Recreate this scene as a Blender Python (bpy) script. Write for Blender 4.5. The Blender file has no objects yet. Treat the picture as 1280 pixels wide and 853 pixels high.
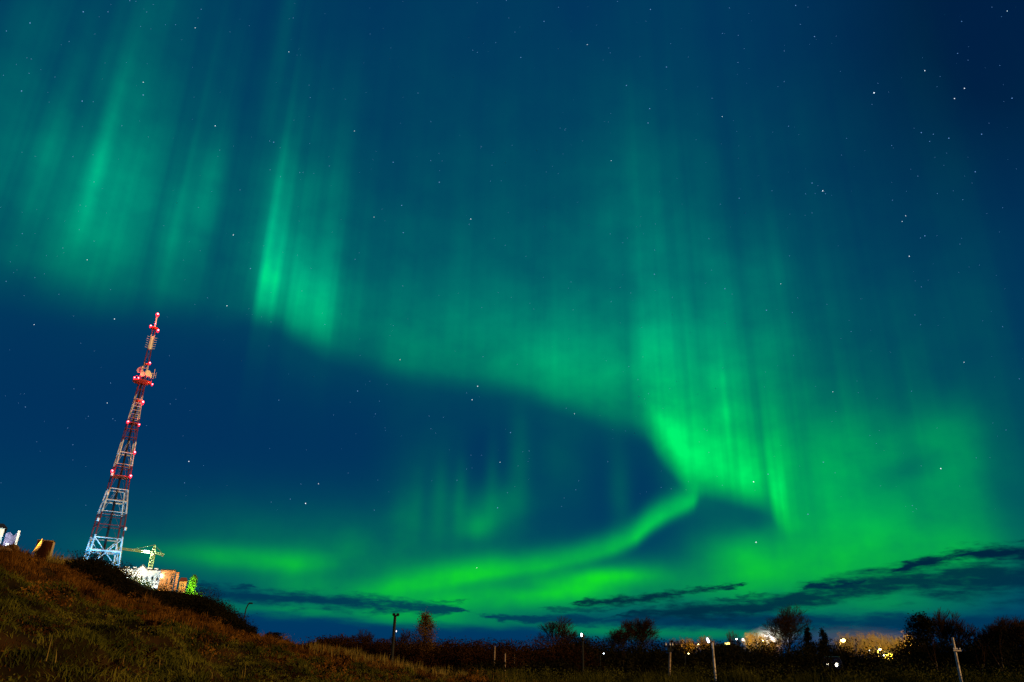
import bpy, math, random
import numpy as np
from mathutils import Vector, Matrix

random.seed(7)
RNG = np.random.default_rng(11)
scene = bpy.context.scene
COL = scene.collection

# ------------------------------------------------------------------ camera
F = 921.0
EYE = 1.7
CX, CY = 640.0, 426.5
_u = np.array([690 - CX, CY + 1770, -F]); _u /= np.linalg.norm(_u)
_f = np.array([0, 0, -1.0])
_yw = _f - _f.dot(_u) * _u; _yw /= np.linalg.norm(_yw)
_xw = np.cross(_yw, _u)
RM = np.array([_xw, _yw, _u])
cam_d = bpy.data.cameras.new("camera")
cam = bpy.data.objects.new("camera", cam_d); COL.objects.link(cam)
cam_d.sensor_width = 36.0; cam_d.lens = F / 1280 * 36
cam_d.clip_start = 0.1; cam_d.clip_end = 30000
cam.matrix_world = Matrix.Translation((0, 0, EYE)) @ Matrix([[*RM[0]], [*RM[1]], [*RM[2]]]).to_4x4()
scene.camera = cam


def ray(px, py):
    d = RM @ np.array([px - CX, CY - py, -F]); return d / np.linalg.norm(d)
def azel(px, py):
    d = ray(px, py); return math.degrees(math.atan2(d[0], d[1])), math.degrees(math.asin(d[2]))
def at(px, py, D):
    """the point in direction (px, py) of the photograph at horizontal distance D"""
    d = ray(px, py); k = D / math.hypot(d[0], d[1]); return Vector((d[0] * k, d[1] * k, EYE + d[2] * k))

# ------------------------------------------------------------------ sky (world)
class S:
    """socket wrapper with arithmetic"""
    nt = None
    def __init__(s, k): s.k = k
    @staticmethod
    def m(op, a, b=None, c=None, clamp=False):
        n = S.nt.nodes.new("ShaderNodeMath"); n.operation = op; n.use_clamp = clamp
        for i, v in enumerate((a, b, c)):
            if v is None: continue
            if isinstance(v, S): S.nt.links.new(v.k, n.inputs[i])
            else: n.inputs[i].default_value = float(v)
        return S(n.outputs[0])
    def __add__(a, b): return S.m('ADD', a, b)
    def __radd__(a, b): return S.m('ADD', a, b)
    def __sub__(a, b): return S.m('SUBTRACT', a, b)
    def __rsub__(a, b): return S.m('SUBTRACT', b, a)
    def __mul__(a, b): return S.m('MULTIPLY', a, b)
    def __rmul__(a, b): return S.m('MULTIPLY', a, b)
    def __truediv__(a, b): return S.m('DIVIDE', a, b)
def sexp(a): return S.m('EXPONENT', a)
def smin(a, b): return S.m('MINIMUM', a, b)
def smax(a, b): return S.m('MAXIMUM', a, b)
def sstep(a, lo, hi):
    n = S.nt.nodes.new("ShaderNodeMapRange"); n.interpolation_type = 'SMOOTHSTEP'
    S.nt.links.new(a.k, n.inputs[0]); n.inputs[1].default_value = lo; n.inputs[2].default_value = hi
    return S(n.outputs[0])
def mixc(f, a, b):
    n = S.nt.nodes.new("ShaderNodeMix"); n.data_type = 'RGBA'
    ins = [i for i in n.inputs if i.type == 'RGBA']
    S.nt.links.new(f.k, n.inputs[0])
    for i, v in zip(ins, (a, b)):
        if isinstance(v, S): S.nt.links.new(v.k, i)
        else: i.default_value = (*v, 1)
    return S([o for o in n.outputs if o.type == 'RGBA'][0])
def noise2(x, y, detail=2.0, rough=0.5):
    c = S.nt.nodes.new("ShaderNodeCombineXYZ")
    for i, v in ((0, x), (1, y)): S.nt.links.new(v.k, c.inputs[i])
    n = S.nt.nodes.new("ShaderNodeTexNoise"); n.noise_dimensions = '2D'
    n.inputs['Scale'].default_value = 1; n.inputs['Detail'].default_value = detail; n.inputs['Roughness'].default_value = rough
    S.nt.links.new(c.outputs[0], n.inputs['Vector'])
    return S(n.outputs[0])
AZ0, AZ1 = -62.0, 62.0
def curve(az01, pts, smooth=True):
    """pts: (azimuth degrees, value)"""
    pts = sorted(pts); vs = [p[1] for p in pts]; lo, hi = min(vs), max(vs)
    if hi - lo < 1e-6: hi = lo + 1e-3
    n = S.nt.nodes.new("ShaderNodeFloatCurve"); cm = n.mapping; c = cm.curves[0]
    q = [((a - AZ0) / (AZ1 - AZ0), (v - lo) / (hi - lo)) for a, v in pts]
    c.points[0].location = (0.0, q[0][1]); c.points[1].location = (1.0, q[-1][1])
    for x, y in q:
        if 0.001 < x < 0.999: c.points.new(x, y)
    for p in c.points: p.handle_type = 'AUTO_CLAMPED' if smooth else 'VECTOR'
    cm.update()
    S.nt.links.new(az01.k, n.inputs['Value'])
    return S(n.outputs[0]) * (hi - lo) + lo

world = bpy.data.worlds.new("World"); scene.world = world; world.use_nodes = True
nt = world.node_tree; nt.nodes.clear(); S.nt = nt
tc = nt.nodes.new("ShaderNodeTexCoord"); sep = nt.nodes.new("ShaderNodeSeparateXYZ")
nt.links.new(tc.outputs['Generated'], sep.inputs[0])
dx, dy, dz = (S(sep.outputs[i]) for i in range(3))
AZ = S.m('ARCTAN2', dx, dy) * 57.29578
EL = S.m('ARCSINE', dz) * 57.29578
A01 = S.m('MULTIPLY', AZ - AZ0, 1 / (AZ1 - AZ0), clamp=True)
def pc(tab): return [(azel(x, y)[0], v) for x, y, v in tab]
def pe(tab): return [azel(x, y) for x, y in tab]

# rays: brightness that changes along the azimuth only and slowly with height
RAY = noise2(AZ * 0.30, EL * 0.010, 3.0, 0.5)
RAY2 = noise2(AZ * 1.05 + 4.0, EL * 0.02, 2.0, 0.5)
ray_f = sstep(RAY * 0.76 + RAY2 * 0.24, 0.20, 0.80)
ray_soft = noise2(AZ * 0.13 + 7.3, EL * 0.02, 2.0, 0.5)
SMOKE = noise2(AZ * 0.15, EL * 0.20 + 3.0, 4.0, 0.55)

# main curtain: lower edge, brightness of the sharp band and of the tall diffuse light
edge = [(-260, 285), (0, 318), (100, 336), (200, 356), (285, 378), (322, 382), (345, 388), (370, 402), (420, 425), (490, 448), (560, 462), (640, 472), (700, 490),
        (760, 512), (800, 528), (820, 556), (840, 580), (862, 603), (890, 612), (930, 624), (962, 634), (978, 652), (990, 654), (1010, 640), (1060, 620), (1280, 600), (1500, 600)]
e0 = curve(A01, pe(edge))
soft = curve(A01, pc([(-200,290,8), (0, 320, 8.5), (200, 360, 7.0), (300, 380, 4.6), (330, 390, 3.4), (360, 400, 3.8), (420, 425, 4.4), (520, 455, 4.2), (640, 470, 4.2), (760, 510, 4.0),
                      (820, 556, 3.0), (862, 603, 2.4), (930, 620, 2.0), (975, 650, 2.6), (995, 650, 5.0), (1280, 600, 9.0)]))
A1 = curve(A01, pc([(-200, 300, .10), (0, 322, .14), (60, 332, .12), (100, 338, .16), (200, 355, .13), (312, 385, .12), (324, 392, .90), (338, 396, .90), (350, 400, .46), (366, 404, .70), (384, 412, .56),
                    (404, 420, .58), (424, 426, .30), (450, 436, .27), (490, 450, .38), (560, 462, .42), (640, 472, .54), (700, 490, .66), (745, 505, .66),
                    (790, 525, .50), (806, 545, .52), (822, 558, .75), (840, 580, .98), (862, 603, 1.1), (880, 610, 1.0), (905, 618, .80), (925, 622, .60), (945, 628, .74), (960, 634, .50),
                    (974, 650, .95), (986, 652, .70), (1000, 640, .22), (1060, 620, .06), (1280, 600, .0)]))
h1 = curve(A01, pc([(0, 322, 8), (300, 380, 7), (330, 392, 3.7), (360, 402, 3.4), (420, 425, 3.2), (560, 462, 2.7), (700, 490, 3.0), (780, 525, 3.6), (800,528,4.5), (822, 556, 6.), (900, 615, 7.0),
                    (950, 630, 5.2), (980, 652, 5.5), (1010, 640, 8), (1280, 600, 8)]))
A2 = curve(A01, pc([(-260, 285, .05), (-60, 315, .11), (0, 322, .15), (60, 332, .22), (110, 340, .26), (160, 350, .24), (220, 360, .20), (290, 376, .17), (330, 392, .24), (420, 425, .17),
                    (520, 455, .15), (640, 472, .15), (700, 490, .17), (760, 512, .20), (830, 565, .30), (880, 610, .32), (950, 630, .29), (985, 652, .28), (1020, 640, .16), (1100, 620, .13), (1280, 600, .08), (1400, 600, .03)]))
h2 = curve(A01, pc([(0, 322, 11.5), (200, 355, 10.5), (330, 392, 9), (520, 455, 13), (760, 512, 12.5), (900, 615, 13), (1000, 640, 14), (1280, 600, 14)]))
dE = EL - e0
rise = sstep(dE / soft, -0.50, 1.0)
dEp = smax(dE, 0.0)
band = A1 * sexp(dEp / h1 * -1.0)
ray_l = curve(A01, pc([(0, 322, 1), (330, 392, 1), (420, 425, .8), (500, 450, .25), (740, 505, .25), (800, 528, .8), (985, 650, 1), (1280, 600, .5)]))
rmod = (ray_f * 1.15 + 0.35 - 1.0) * ray_l * sexp(dEp * -0.035) + 1.0
band = band * ((ray_f * 0.5 + 0.75 - 1.0) * ray_l + 1.0)
tall = A2 * sexp(S.m('POWER', dEp / h2, 1.35) * -0.85) * (ray_soft * 0.6 + 0.7) * rmod
halo = (A1 * 0.08 + 0.035) * sexp(S.m('ABSOLUTE', dE + 0.3) * -0.42)
I = (band + tall) * rise + halo

def blob(px, py, rx, ry, amp, tilt=0.0, rays=0.0):
    a, e = azel(px, py)
    sa = abs(azel(px + rx, py)[0] - a); se = abs(azel(px, py - ry)[1] - e)
    u = (AZ - a) * (1 / sa)
    v = (EL - e - (AZ - a) * tilt) * (1 / se) if tilt else (EL - e) * (1 / se)
    g = sexp((u * u + v * v) * -1.0) * amp
    if rays: g = g * (ray_f * rays + (1 - rays * .5))
    return g
# single strong rays of the left curtain
for b in [(60, 190, 22, 110, .10), (118, 225, 11, 75, .21), (137, 150, 10, 90, .07), (160, 260, 26, 75, .17), (215, 290, 16, 60, .12), (258, 255, 18, 70, .15), (100, 270, 60, 70, .08), (343, 250, 14, 80, .08), (352, 60, 12, 150, .05),
          # teal wash above the centre, right rays
          (775, 280, 60, 120, .07), (845, 330, 22, 150, .02), (906, 510, 6, 50, .20), (895, 500, 16, 60, .10), (975, 360, 9, 140, .035), (925, 430, 60, 90, .07),
          # glow field on the right
          (1065, 565, 45, 45, .16), (1130, 560, 80, 40, .14), (1205, 545, 36, 42, .10), (1200, 610, 50, 80, .12), (1110, 635, 110, 60, .26), (1030, 590, 40, 60, .16), (1170, 690, 110, 45, .24), (1010, 690, 110, 60, .17),
          (920, 690, 45, 28, .26), (1065, 700, 160, 40, .22),
          # loose patches lower left
          (335, 701, 75, 15, .16), (366, 708, 20, 22, .13), (250, 693, 90, 14, .15), (440, 684, 22, 22, .10), (440, 720, 190, 45, .10), (596, 660, 18, 14, .16), (606, 648, 26, 20, .12), (632, 630, 34, 26, .10), (560, 640, 34, 40, .05), (648, 590, 14, 60, .08), (615, 600, 9, 50, .05), (575, 625, 8, 45, .06), (548, 630, 10, 45, .06), (520, 640, 9, 45, .05), (530, 590, 50, 80, .03),
          (505, 655, 18, 40, .07), (430, 690, 260, 60, .10), (775, 610, 14, 60, .06), (700, 590, 40, 60, .04),
          # horizon wash
          (775, 719, 48, 9, .30), (740, 725, 70, 12, .26), (690, 742, 90, 14, .26), (600, 752, 120, 20, .18), (880, 735, 230, 30, .25), (960, 715, 60, 30, .12), (560, 715, 80, 18, .08), (380, 764, 170, 10, .16), (600, 778, 180, 9, .12), (850, 792, 160, 8, .20), (720, 788, 60, 7, .12), (1110, 758, 120, 14, .12)]:
    I = I + blob(*b)
def ribbon(pts, thick, amps, up=1.0, down=1.0):
    c = curve(A01, pe(pts)); a = curve(A01, pc([(x, y, v) for (x, y), v in zip(pts, amps)]))
    d = (EL - c)
    sgn = S.m('GREATER_THAN', d, 0.0)
    t = sgn * (thick * up - thick * down) + thick * down
    q = d / t
    return sexp(q * q * -1.0) * a
# the lower arc that curls out of the curtain
I = I + ribbon([(360, 750), (440, 746), (540, 730), (620, 716), (700, 703), (752, 690), (790, 674), (812, 656), (835, 642), (860, 630), (872, 622), (884, 612)],
               0.8, [0, .12, .32, .46, .44, .46, .58, .74, .60, .54, .3, 0], up=1.3, down=.7)
I = I + ribbon([(250, 728), (330, 734), (420, 738), (500, 728), (560, 716), (620, 700), (660, 684)], 0.7, [0, .06, .14, .16, .12, .06, 0], up=1.3, down=.8)
I = I + ribbon([(200, 684), (260, 694), (320, 704), (372, 706), (430, 700), (470, 690)], 0.6, [0, .07, .11, .12, .04, 0], up=1.6, down=.9)
I = I + ribbon([(360, 758), (470, 757), (560, 752), (640, 746), (700, 738), (770, 720), (840, 712), (900, 705)],
               0.9, [0, .14, .24, .24, .30, .22, .04, 0], up=1.0, down=1.3)
# dark wedge between the curtain and the field
dark = smin(blob(905, 660, 45, 26, .16, tilt=0.0) + blob(945, 650, 22, 18, .18) + blob(1140, 585, 45, 18, .17, tilt=.25) + blob(1245, 600, 22, 60, .12) + blob(660, 735, 30, 7, .12) + blob(760, 580, 60, 60, .10), 1.0)
I = I * (1.0 - dark * 2.0) * (SMOKE * 1.1 + 0.45) * (ray_f * 0.14 + 0.93)
I = smin(smax(I, 0.0), 1.15)

# night colour without aurora
bg_lo = (0.0003, 0.040, 0.118)
bg_up = (0.0003, 0.031, 0.108)
base = mixc(sstep(EL, 2.0, 16.0), bg_lo, bg_up)
corner = blob(1290, -20, 420, 330, 1.0)
base = mixc(smin(corner, .75), base, (0.0, 0.006, 0.040))
# colour of the light: pure green low down, blue-green high up
cols = mixc(sstep(EL, 4.5, 12.0), (0.004, .72, .016), (0.0, .78, .10))
cols = mixc(sstep(EL, 11.0, 30.0), cols, (0.0, .72, .34))
hot = sstep(I, 0.45, 1.15)
cols = mixc(hot * .5, cols, mixc(sstep(EL, 5., 12.), (0.012, 1.0, .004), (0.0, 1.05, .20)))
sky = mixc(smin(I * 1.0, 1.0), base, cols)

# low clouds
cn = noise2(AZ * 0.32, EL * 1.6, 5.0, 0.6)
cn2 = noise2(AZ * 0.9 + 9, EL * 3.2, 4.0, 0.6)
def cloud(pts, thick, lo=1.5, hi=.05, nz=2.4, a=1.0):
    c = curve(A01, pe(pts)); t = curve(A01, pc([(x, y, v) for (x, y), v in zip(pts, thick)]))
    d = S.m('ABSOLUTE', EL - c + (cn2 - 0.5) * 0.7) / smax(t * 0.0644, 0.004) + (cn - 0.5) * nz
    return sstep(d, lo, hi) * sstep(t, 0.2, 2.0) * a
def below(pts, w=0.35, a=1.0):
    c = curve(A01, pe(pts))
    return sstep(EL - c + (cn - .5) * .9, w, -w) * a
for cl, colr in [
        (below([(0, 760), (250, 766), (350, 769), (450, 777), (560, 785), (650, 785), (700, 794), (760, 800), (860, 803), (940, 801), (1000, 794), (1100, 786), (1280, 780)], .4, .93), (0.0, .036, .118)),
        (cloud([(200, 735), (250, 739), (300, 743), (380, 749), (450, 754), (520, 760), (570, 763), (620, 766)], [0, 4, 7, 8, 8.5, 8, 4, 0], a=.93), (0.0, .033, .080)),
        (cloud([(235, 731), (258, 731), (285, 733)], [0, 2.6, 0], nz=1.0, a=.85), (0.0, .034, .075)),
        (cloud([(280, 735), (305, 734), (330, 736)], [0, 3, 0], nz=1.0, a=.85), (0.0, .034, .075)),
        (cloud([(560, 768), (620, 772), (700, 775), (780, 776), (870, 778), (950, 775), (1040, 777), (1160, 780), (1400, 778)], [0, 3, 5, 6, 8.5, 9, 9, 10, 14], a=.88), (0.0, .033, .085)),
        (cloud([(690, 756), (725, 754), (780, 751), (830, 745), (880, 737), (925, 731), (950, 729)], [0, 3.2, 5, 4.5, 3.6, 2.6, 0], a=.95), (0.0, .021, .042)),
        (cloud([(730, 772), (800, 766), (880, 763), (950, 758), (1000, 747), (1060, 736), (1120, 728), (1200, 724), (1280, 724), (1500, 724)], [0, 6, 9, 10, 11, 13, 14, 18, 22, 26], a=.93), (0.0, .022, .050)),
        (cloud([(980, 739), (1010, 735), (1040, 733), (1075, 730), (1100, 724)], [0, 3, 3.5, 3, 0], a=.9), (0.0, .020, .05)),
        (cloud([(1090, 716), (1130, 709), (1180, 699), (1230, 692), (1280, 690), (1500, 690)], [0, 5, 6.5, 7.5, 9, 12], a=.97), (0.0, .014, .045)),
        (cloud([(640, 765), (690, 761), (740, 763), (790, 760)], [0, 2.2, 2.5, 0], a=.6), (0.0, .030, .060)),
        (cloud([(520, 748), (560, 752), (600, 751)], [0, 2.4, 0], a=.5), (0.0, .04, .06)),
        (cloud([(860, 750), (930, 748), (980, 741)], [0, 2.4, 0], a=.6), (0.0, .025, .05)),
        ]:
    sky = mixc(cl, sky, colr)
sky = mixc(sstep(AZ, 28.0, 42.0) * sstep(EL, 6.5, 3.0) * .5, sky, (0.0, .042, .135))
bgn = nt.nodes.new("ShaderNodeBackground"); out = nt.nodes.new("ShaderNodeOutputWorld")
nt.links.new(sky.k, bgn.inputs['Color']); bgn.inputs['Strength'].default_value = 1.0
nt.links.new(bgn.outputs[0], out.inputs['Surface'])
world.cycles.sampling_method = 'MANUAL'; world.cycles.sample_map_resolution = 256

# warm glow of the town behind the photographer (one low, warm sun lamp)
sun_d = bpy.data.lights.new("warm_light", 'SUN'); sun = bpy.data.objects.new("warm_light", sun_d); COL.objects.link(sun)
sun_d.energy = 2.9; sun_d.angle = math.radians(2.0); sun_d.color = (1.0, 0.60, 0.18)
SUN_AZ, SUN_EL = 118.0, 17.0          # where the light comes from
sv = Vector((math.sin(math.radians(SUN_AZ)) * math.cos(math.radians(SUN_EL)), math.cos(math.radians(SUN_AZ)) * math.cos(math.radians(SUN_EL)), math.sin(math.radians(SUN_EL))))
sun.rotation_euler = (-sv).to_track_quat('-Z', 'Y').to_euler()

scene.view_settings.view_transform = 'Standard'; scene.view_settings.look = 'None'
scene.view_settings.exposure = 0.0; scene.view_settings.gamma = 1.0; scene.view_settings.use_curve_mapping = False
scene.cycles.max_bounces = 6; scene.cycles.volume_bounces = 0
# ------------------------------------------------------------------ materials
def mat(name, col, rough=0.8, metal=0.0, col2=None, scale=3.0, detail=3.0, bump=0.0, coord='Object', lo=.35, hi=.65, subsurf=0.0, col3=None):
    m = bpy.data.materials.new(name); m.use_nodes = True; t = m.node_tree; b = t.nodes['Principled BSDF']
    b.inputs['Roughness'].default_value = rough; b.inputs['Metallic'].default_value = metal
    b.inputs['Specular IOR Level'].default_value = 0.25 if rough < .85 else 0.02
    if col2 is None:
        b.inputs['Base Color'].default_value = (*col, 1)
    else:
        tcn = t.nodes.new('ShaderNodeTexCoord'); n = t.nodes.new('ShaderNodeTexNoise'); n.inputs['Scale'].default_value = scale
        n.inputs['Detail'].default_value = detail; t.links.new(tcn.outputs[coord], n.inputs['Vector'])
        rp = t.nodes.new('ShaderNodeValToRGB'); rp.color_ramp.elements[0].position = lo; rp.color_ramp.elements[1].position = hi
        rp.color_ramp.elements[0].color = (*col, 1); rp.color_ramp.elements[1].color = (*col2, 1)
        if col3: e = rp.color_ramp.elements.new((lo + hi) / 2); e.color = (*col3, 1)
        t.links.new(n.outputs[0], rp.inputs[0]); t.links.new(rp.outputs[0], b.inputs['Base Color'])
        if bump:
            bp = t.nodes.new('ShaderNodeBump'); bp.inputs['Strength'].default_value = bump; t.links.new(n.outputs[0], bp.inputs['Height']); t.links.new(bp.outputs[0], b.inputs['Normal'])
    return m
def emis(name, col, strength):
    m = bpy.data.materials.new(name); m.use_nodes = True; b = m.node_tree.nodes['Principled BSDF']
    b.inputs['Base Color'].default_value = (*[min(1, c) for c in col], 1); b.inputs['Emission Color'].default_value = (*col, 1); b.inputs['Emission Strength'].default_value = strength
    return m

# ------------------------------------------------------------------ mesh helpers
def tag(o, label=None, cat=None, group=None, kind=None):
    if label: o['label'] = label
    if cat: o['category'] = cat
    if group: o['group'] = group
    if kind: o['kind'] = kind
    return o
def empty(name, loc=(0, 0, 0), rz=0.0):
    o = bpy.data.objects.new(name, None); COL.objects.link(o); o.location = loc; o.rotation_euler = (0, 0, rz); o.empty_display_size = .3
    return o
def mesh(name, V, Fc, m, parent=None, smooth=False):
    me = bpy.data.meshes.new(name)
    V = np.asarray(V, dtype=np.float32).reshape(-1, 3)
    if isinstance(Fc, np.ndarray):
        n, k = Fc.shape
        me.vertices.add(len(V)); me.vertices.foreach_set('co', V.ravel())
        me.loops.add(n * k); me.loops.foreach_set('vertex_index', Fc.astype(np.int32).ravel())
        me.polygons.add(n); me.polygons.foreach_set('loop_start', np.arange(0, n * k, k, dtype=np.int32)); me.polygons.foreach_set('loop_total', np.full(n, k, dtype=np.int32))
        me.update(calc_edges=True)
    else:
        me.from_pydata([tuple(map(float, v)) for v in V], [], Fc); me.update()
    if m is not None: me.materials.append(m)
    if smooth: me.polygons.foreach_set('use_smooth', np.ones(len(me.polygons), dtype=bool))
    o = bpy.data.objects.new(name, me); COL.objects.link(o)
    if parent is not None: o.parent = parent
    return o
class MB:
    """collects simple shapes and links them as one mesh"""
    def __init__(s): s.V = []; s.F = []
    def add(s, V, Fc):
        n = len(s.V); s.V += [tuple(v) for v in V]; s.F += [tuple(n + i for i in f) for f in Fc]; return s
    def box(s, c, d, rz=0.0, taper=1.0):
        x, y, z = (k / 2 for k in d); ca, sa = math.cos(rz), math.sin(rz); P = []
        for k, tp in ((-1, 1.0), (1, taper)):
            for i, j in ((-1, -1), (1, -1), (1, 1), (-1, 1)):
                a, b = i * x * tp, j * y * tp; P.append((c[0] + a * ca - b * sa, c[1] + a * sa + b * ca, c[2] + k * z))
        return s.add(P, [(3, 2, 1, 0), (4, 5, 6, 7), (0, 1, 5, 4), (1, 2, 6, 5), (2, 3, 7, 6), (3, 0, 4, 7)])
    def tube(s, a, b, r0, r1=None, n=8):
        r1 = r0 if r1 is None else r1; a = Vector(a); b = Vector(b); d = (b - a).normalized()
        u = d.orthogonal().normalized(); w = d.cross(u); P = []
        for p, r in ((a, r0), (b, r1)):
            for i in range(n):
                t = 2 * math.pi * i / n; P.append(p + u * (r * math.cos(t)) + w * (r * math.sin(t)))
        return s.add(P, [tuple(range(n))[::-1], tuple(range(n, 2 * n))] + [(i, (i + 1) % n, n + (i + 1) % n, n + i) for i in range(n)])
    def lathe(s, prof, c=(0, 0, 0), axis=(0, 0, 1), n=16):
        d = Vector(axis).normalized(); u = d.orthogonal().normalized(); w = d.cross(u); c = Vector(c); P = []; Fs = []
        for r, h in prof:
            for i in range(n):
                t = 2 * math.pi * i / n; P.append(c + d * h + u * (r * math.cos(t)) + w * (r * math.sin(t)))
        for k in range(len(prof) - 1):
            for i in range(n): Fs.append((k * n + i, k * n + (i + 1) % n, (k + 1) * n + (i + 1) % n, (k + 1) * n + i))
        Fs.append(tuple(range(n))[::-1]); Fs.append(tuple(range((len(prof) - 1) * n, len(prof) * n)))
        return s.add(P, Fs)
    def ball(s, c, r, n=12, sq=1.0):
        return s.lathe([(max(r * math.sin(math.pi * k / 8), .0005), -r * sq * math.cos(math.pi * k / 8)) for k in range(9)], c, n=n)
    def build(s, name, m, parent=None, smooth=False): return mesh(name, s.V, s.F, m, parent, smooth)
def copy_tree(o, parent=None):
    c = o.copy(); COL.objects.link(c)
    if parent is not None: c.parent = parent
    for ch in list(o.children): copy_tree(ch, c)
    return c
def point(loc, W, col, r=0.15, parent=None, name='lamp_light'):
    l = bpy.data.lights.new(name, 'POINT'); l.energy = W; l.color = col; l.shadow_soft_size = r
    o = bpy.data.objects.new(name, l); COL.objects.link(o); o.location = loc
    if parent is not None: o.parent = parent
    return o

# ------------------------------------------------------------------ terrain
RINGS = np.array([0, 6, 12, 22, 35, 55, 120, 250, 400, 1000, 9000.])
def zc(px, py, D): return at(px, py, D).z
cols_px = [0, 60, 130, 212, 311, 420, 560, 700, 1000, 1280]
z12 = [1.05, 1.0, .9, .75, .5, .25, -.05, -.3, -.4, -.4]
y55 = [691, 710, 744, 769, 801, 824, 851, 863, 868, 874]
y120 = [692, 702, 726, 754, 795, None, None, None, None, None]
y250 = [696, 700, 716, 744, 800, None, None, None, None, None]
AZT, ZT = [], []
for i, px in enumerate(cols_px):
    a = azel(px, y55[i])[0]; zc55 = zc(px, y55[i], 55)
    row = [0, z12[i] * .35, z12[i]]
    for r_ in (22, 35): row.append(z12[i] + (zc55 - z12[i]) * ((r_ - 12) / 43) ** .95)
    row.append(zc55)
    row.append(zc(px, y120[i], 120) if y120[i] else zc55 - .5)
    row.append(zc(px, y250[i], 250) if y250[i] else -4.6)
    row.append(row[-1] if y250[i] else -5.0); row += [-5.0, -5.0]
    AZT.append(a); ZT.append(row)
back = [0, .1, .2, .4, .5, .5, 0, -3, -4, -5, -5]
AZT = [-180, -110, -62] + AZT + [62, 110, 180]
ZT = [back, back, [0, .35, 1.0, 2.7, 4.8, 7.8, 13, 20, 20, -5, -5]] + ZT + [ZT[-1], back, back]
AZT = np.array(AZT); ZT = np.array(ZT)
_wd = RNG.normal(size=(60, 2)); _wd /= np.linalg.norm(_wd, axis=1)[:, None]; _wp = RNG.uniform(0, 6.28, 60)
def wob(x, y, lam, n=14, o=0):
    s_ = 0
    for k in range(n): s_ = s_ + np.sin((x * _wd[(k + o) % 60, 0] + y * _wd[(k + o) % 60, 1]) * 6.283 / (lam * (.7 + .6 * k / n)) + _wp[(k + o) % 60])
    return s_ / math.sqrt(n)
def terr(x, y):
    x = np.asarray(x, float); y = np.asarray(y, float)
    r = np.hypot(x, y); a = np.degrees(np.arctan2(x, y))
    ri = np.clip(np.searchsorted(RINGS, r, 'right') - 1, 0, len(RINGS) - 2); rf = np.clip((r - RINGS[ri]) / (RINGS[ri + 1] - RINGS[ri]), 0, 1)
    ai = np.clip(np.searchsorted(AZT, a, 'right') - 1, 0, len(AZT) - 2); af = (a - AZT[ai]) / (AZT[ai + 1] - AZT[ai])
    af = af * .5 + .5 * af * af * (3 - 2 * af)
    z = (ZT[ai, ri] * (1 - rf) + ZT[ai, ri + 1] * rf) * (1 - af) + (ZT[ai + 1, ri] * (1 - rf) + ZT[ai + 1, ri + 1] * rf) * af
    w = np.clip((r - 5) / 8, 0, 1) * np.clip((400 - r) / 200, 0, 1)
    z = z + w * (.12 * wob(x, y, 1.7) + .18 * wob(x, y, 4.2, 12, 20) + .10 * wob(x, y, 11, 10, 35))
    return z
az_l = np.concatenate([np.arange(-180, -62, 4), np.arange(-62, 50, .28), np.arange(50, 180, 4)])
r_l = np.concatenate([[.3], np.geomspace(1, 8, 20), np.geomspace(8.2, 70, 200), np.geomspace(72, 420, 90), np.geomspace(460, 9000, 24)])
A_, R_ = np.meshgrid(np.radians(az_l), r_l)
X_, Y_ = R_ * np.sin(A_), R_ * np.cos(A_); Z_ = terr(X_, Y_)
V = np.stack([X_, Y_, Z_], -1).reshape(-1, 3); na, nr = len(az_l), len(r_l)
i0 = (np.arange(nr - 1)[:, None] * na + np.arange(na)[None, :]); j0 = (np.arange(nr - 1)[:, None] * na + (np.arange(na) + 1) % na)
Fq = np.stack([i0, j0, j0 + na, i0 + na], -1).reshape(-1, 4)
m_soil = mat('soil', (.006, .004, .002), .95, col2=(.040, .020, .006), col3=(.018, .012, .003), scale=.9, detail=8, bump=.6)
tag(mesh('ground', V, Fq, m_soil, smooth=True), kind='structure')
def gz(x, y): return float(terr(x, y))
def on_ground(px, py, D):
    p = at(px, py, D); return Vector((p.x, p.y, gz(p.x, p.y)))

# ------------------------------------------------------------------ grass
def in_wedge(n, a0, a1, r0, r1, p=1.0):
    a = np.radians(RNG.uniform(a0, a1, n)); r = r0 + (r1 - r0) * RNG.uniform(0, 1, n) ** p
    return r * np.sin(a), r * np.cos(a)
def blades(name, x, y, h, w, m, label, lean=.35, per=5, spread=.12, z=None):
    """tufts of thin leaning blades"""
    n = len(x); x = np.repeat(x, per) + RNG.normal(0, spread, n * per); y = np.repeat(y, per) + RNG.normal(0, spread, n * per)
    h = np.repeat(h, per) * RNG.uniform(.55, 1.25, n * per); w = np.broadcast_to(w, n) if np.ndim(w) else np.full(n, w); w = np.repeat(w, per)
    zz = terr(x, y) - .03
    t = RNG.uniform(0, 6.283, len(x)); l = RNG.uniform(0, lean, len(x)) * h; q = RNG.uniform(0, 6.283, len(x))
    dxw, dyw = np.cos(t) * w / 2, np.sin(t) * w / 2; lx, ly = np.cos(q) * l, np.sin(q) * l
    P = np.stack([np.stack([x - dxw, y - dyw, zz], -1), np.stack([x + dxw, y + dyw, zz], -1),
                  np.stack([x + dxw * .7 + lx * .35, y + dyw * .7 + ly * .35, zz + h * .6], -1), np.stack([x - dxw * .7 + lx * .35, y - dyw * .7 + ly * .35, zz + h * .6], -1),
                  np.stack([x + lx, y + ly, zz + h * .97], -1)], 1)
    k = len(x); b = np.arange(k) * 5
    Fc = np.concatenate([np.stack([b, b + 1, b + 2], -1), np.stack([b, b + 2, b + 3], -1), np.stack([b + 3, b + 2, b + 4], -1)])
    return tag(mesh(name, P.reshape(-1, 3), Fc, m), label, 'grass', kind='stuff')
m_olive = mat('olive_grass', (.030, .034, .004), .9, col2=(.115, .105, .014), col3=(.060, .062, .008), scale=.9, detail=6, lo=.42, hi=.60)
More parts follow.
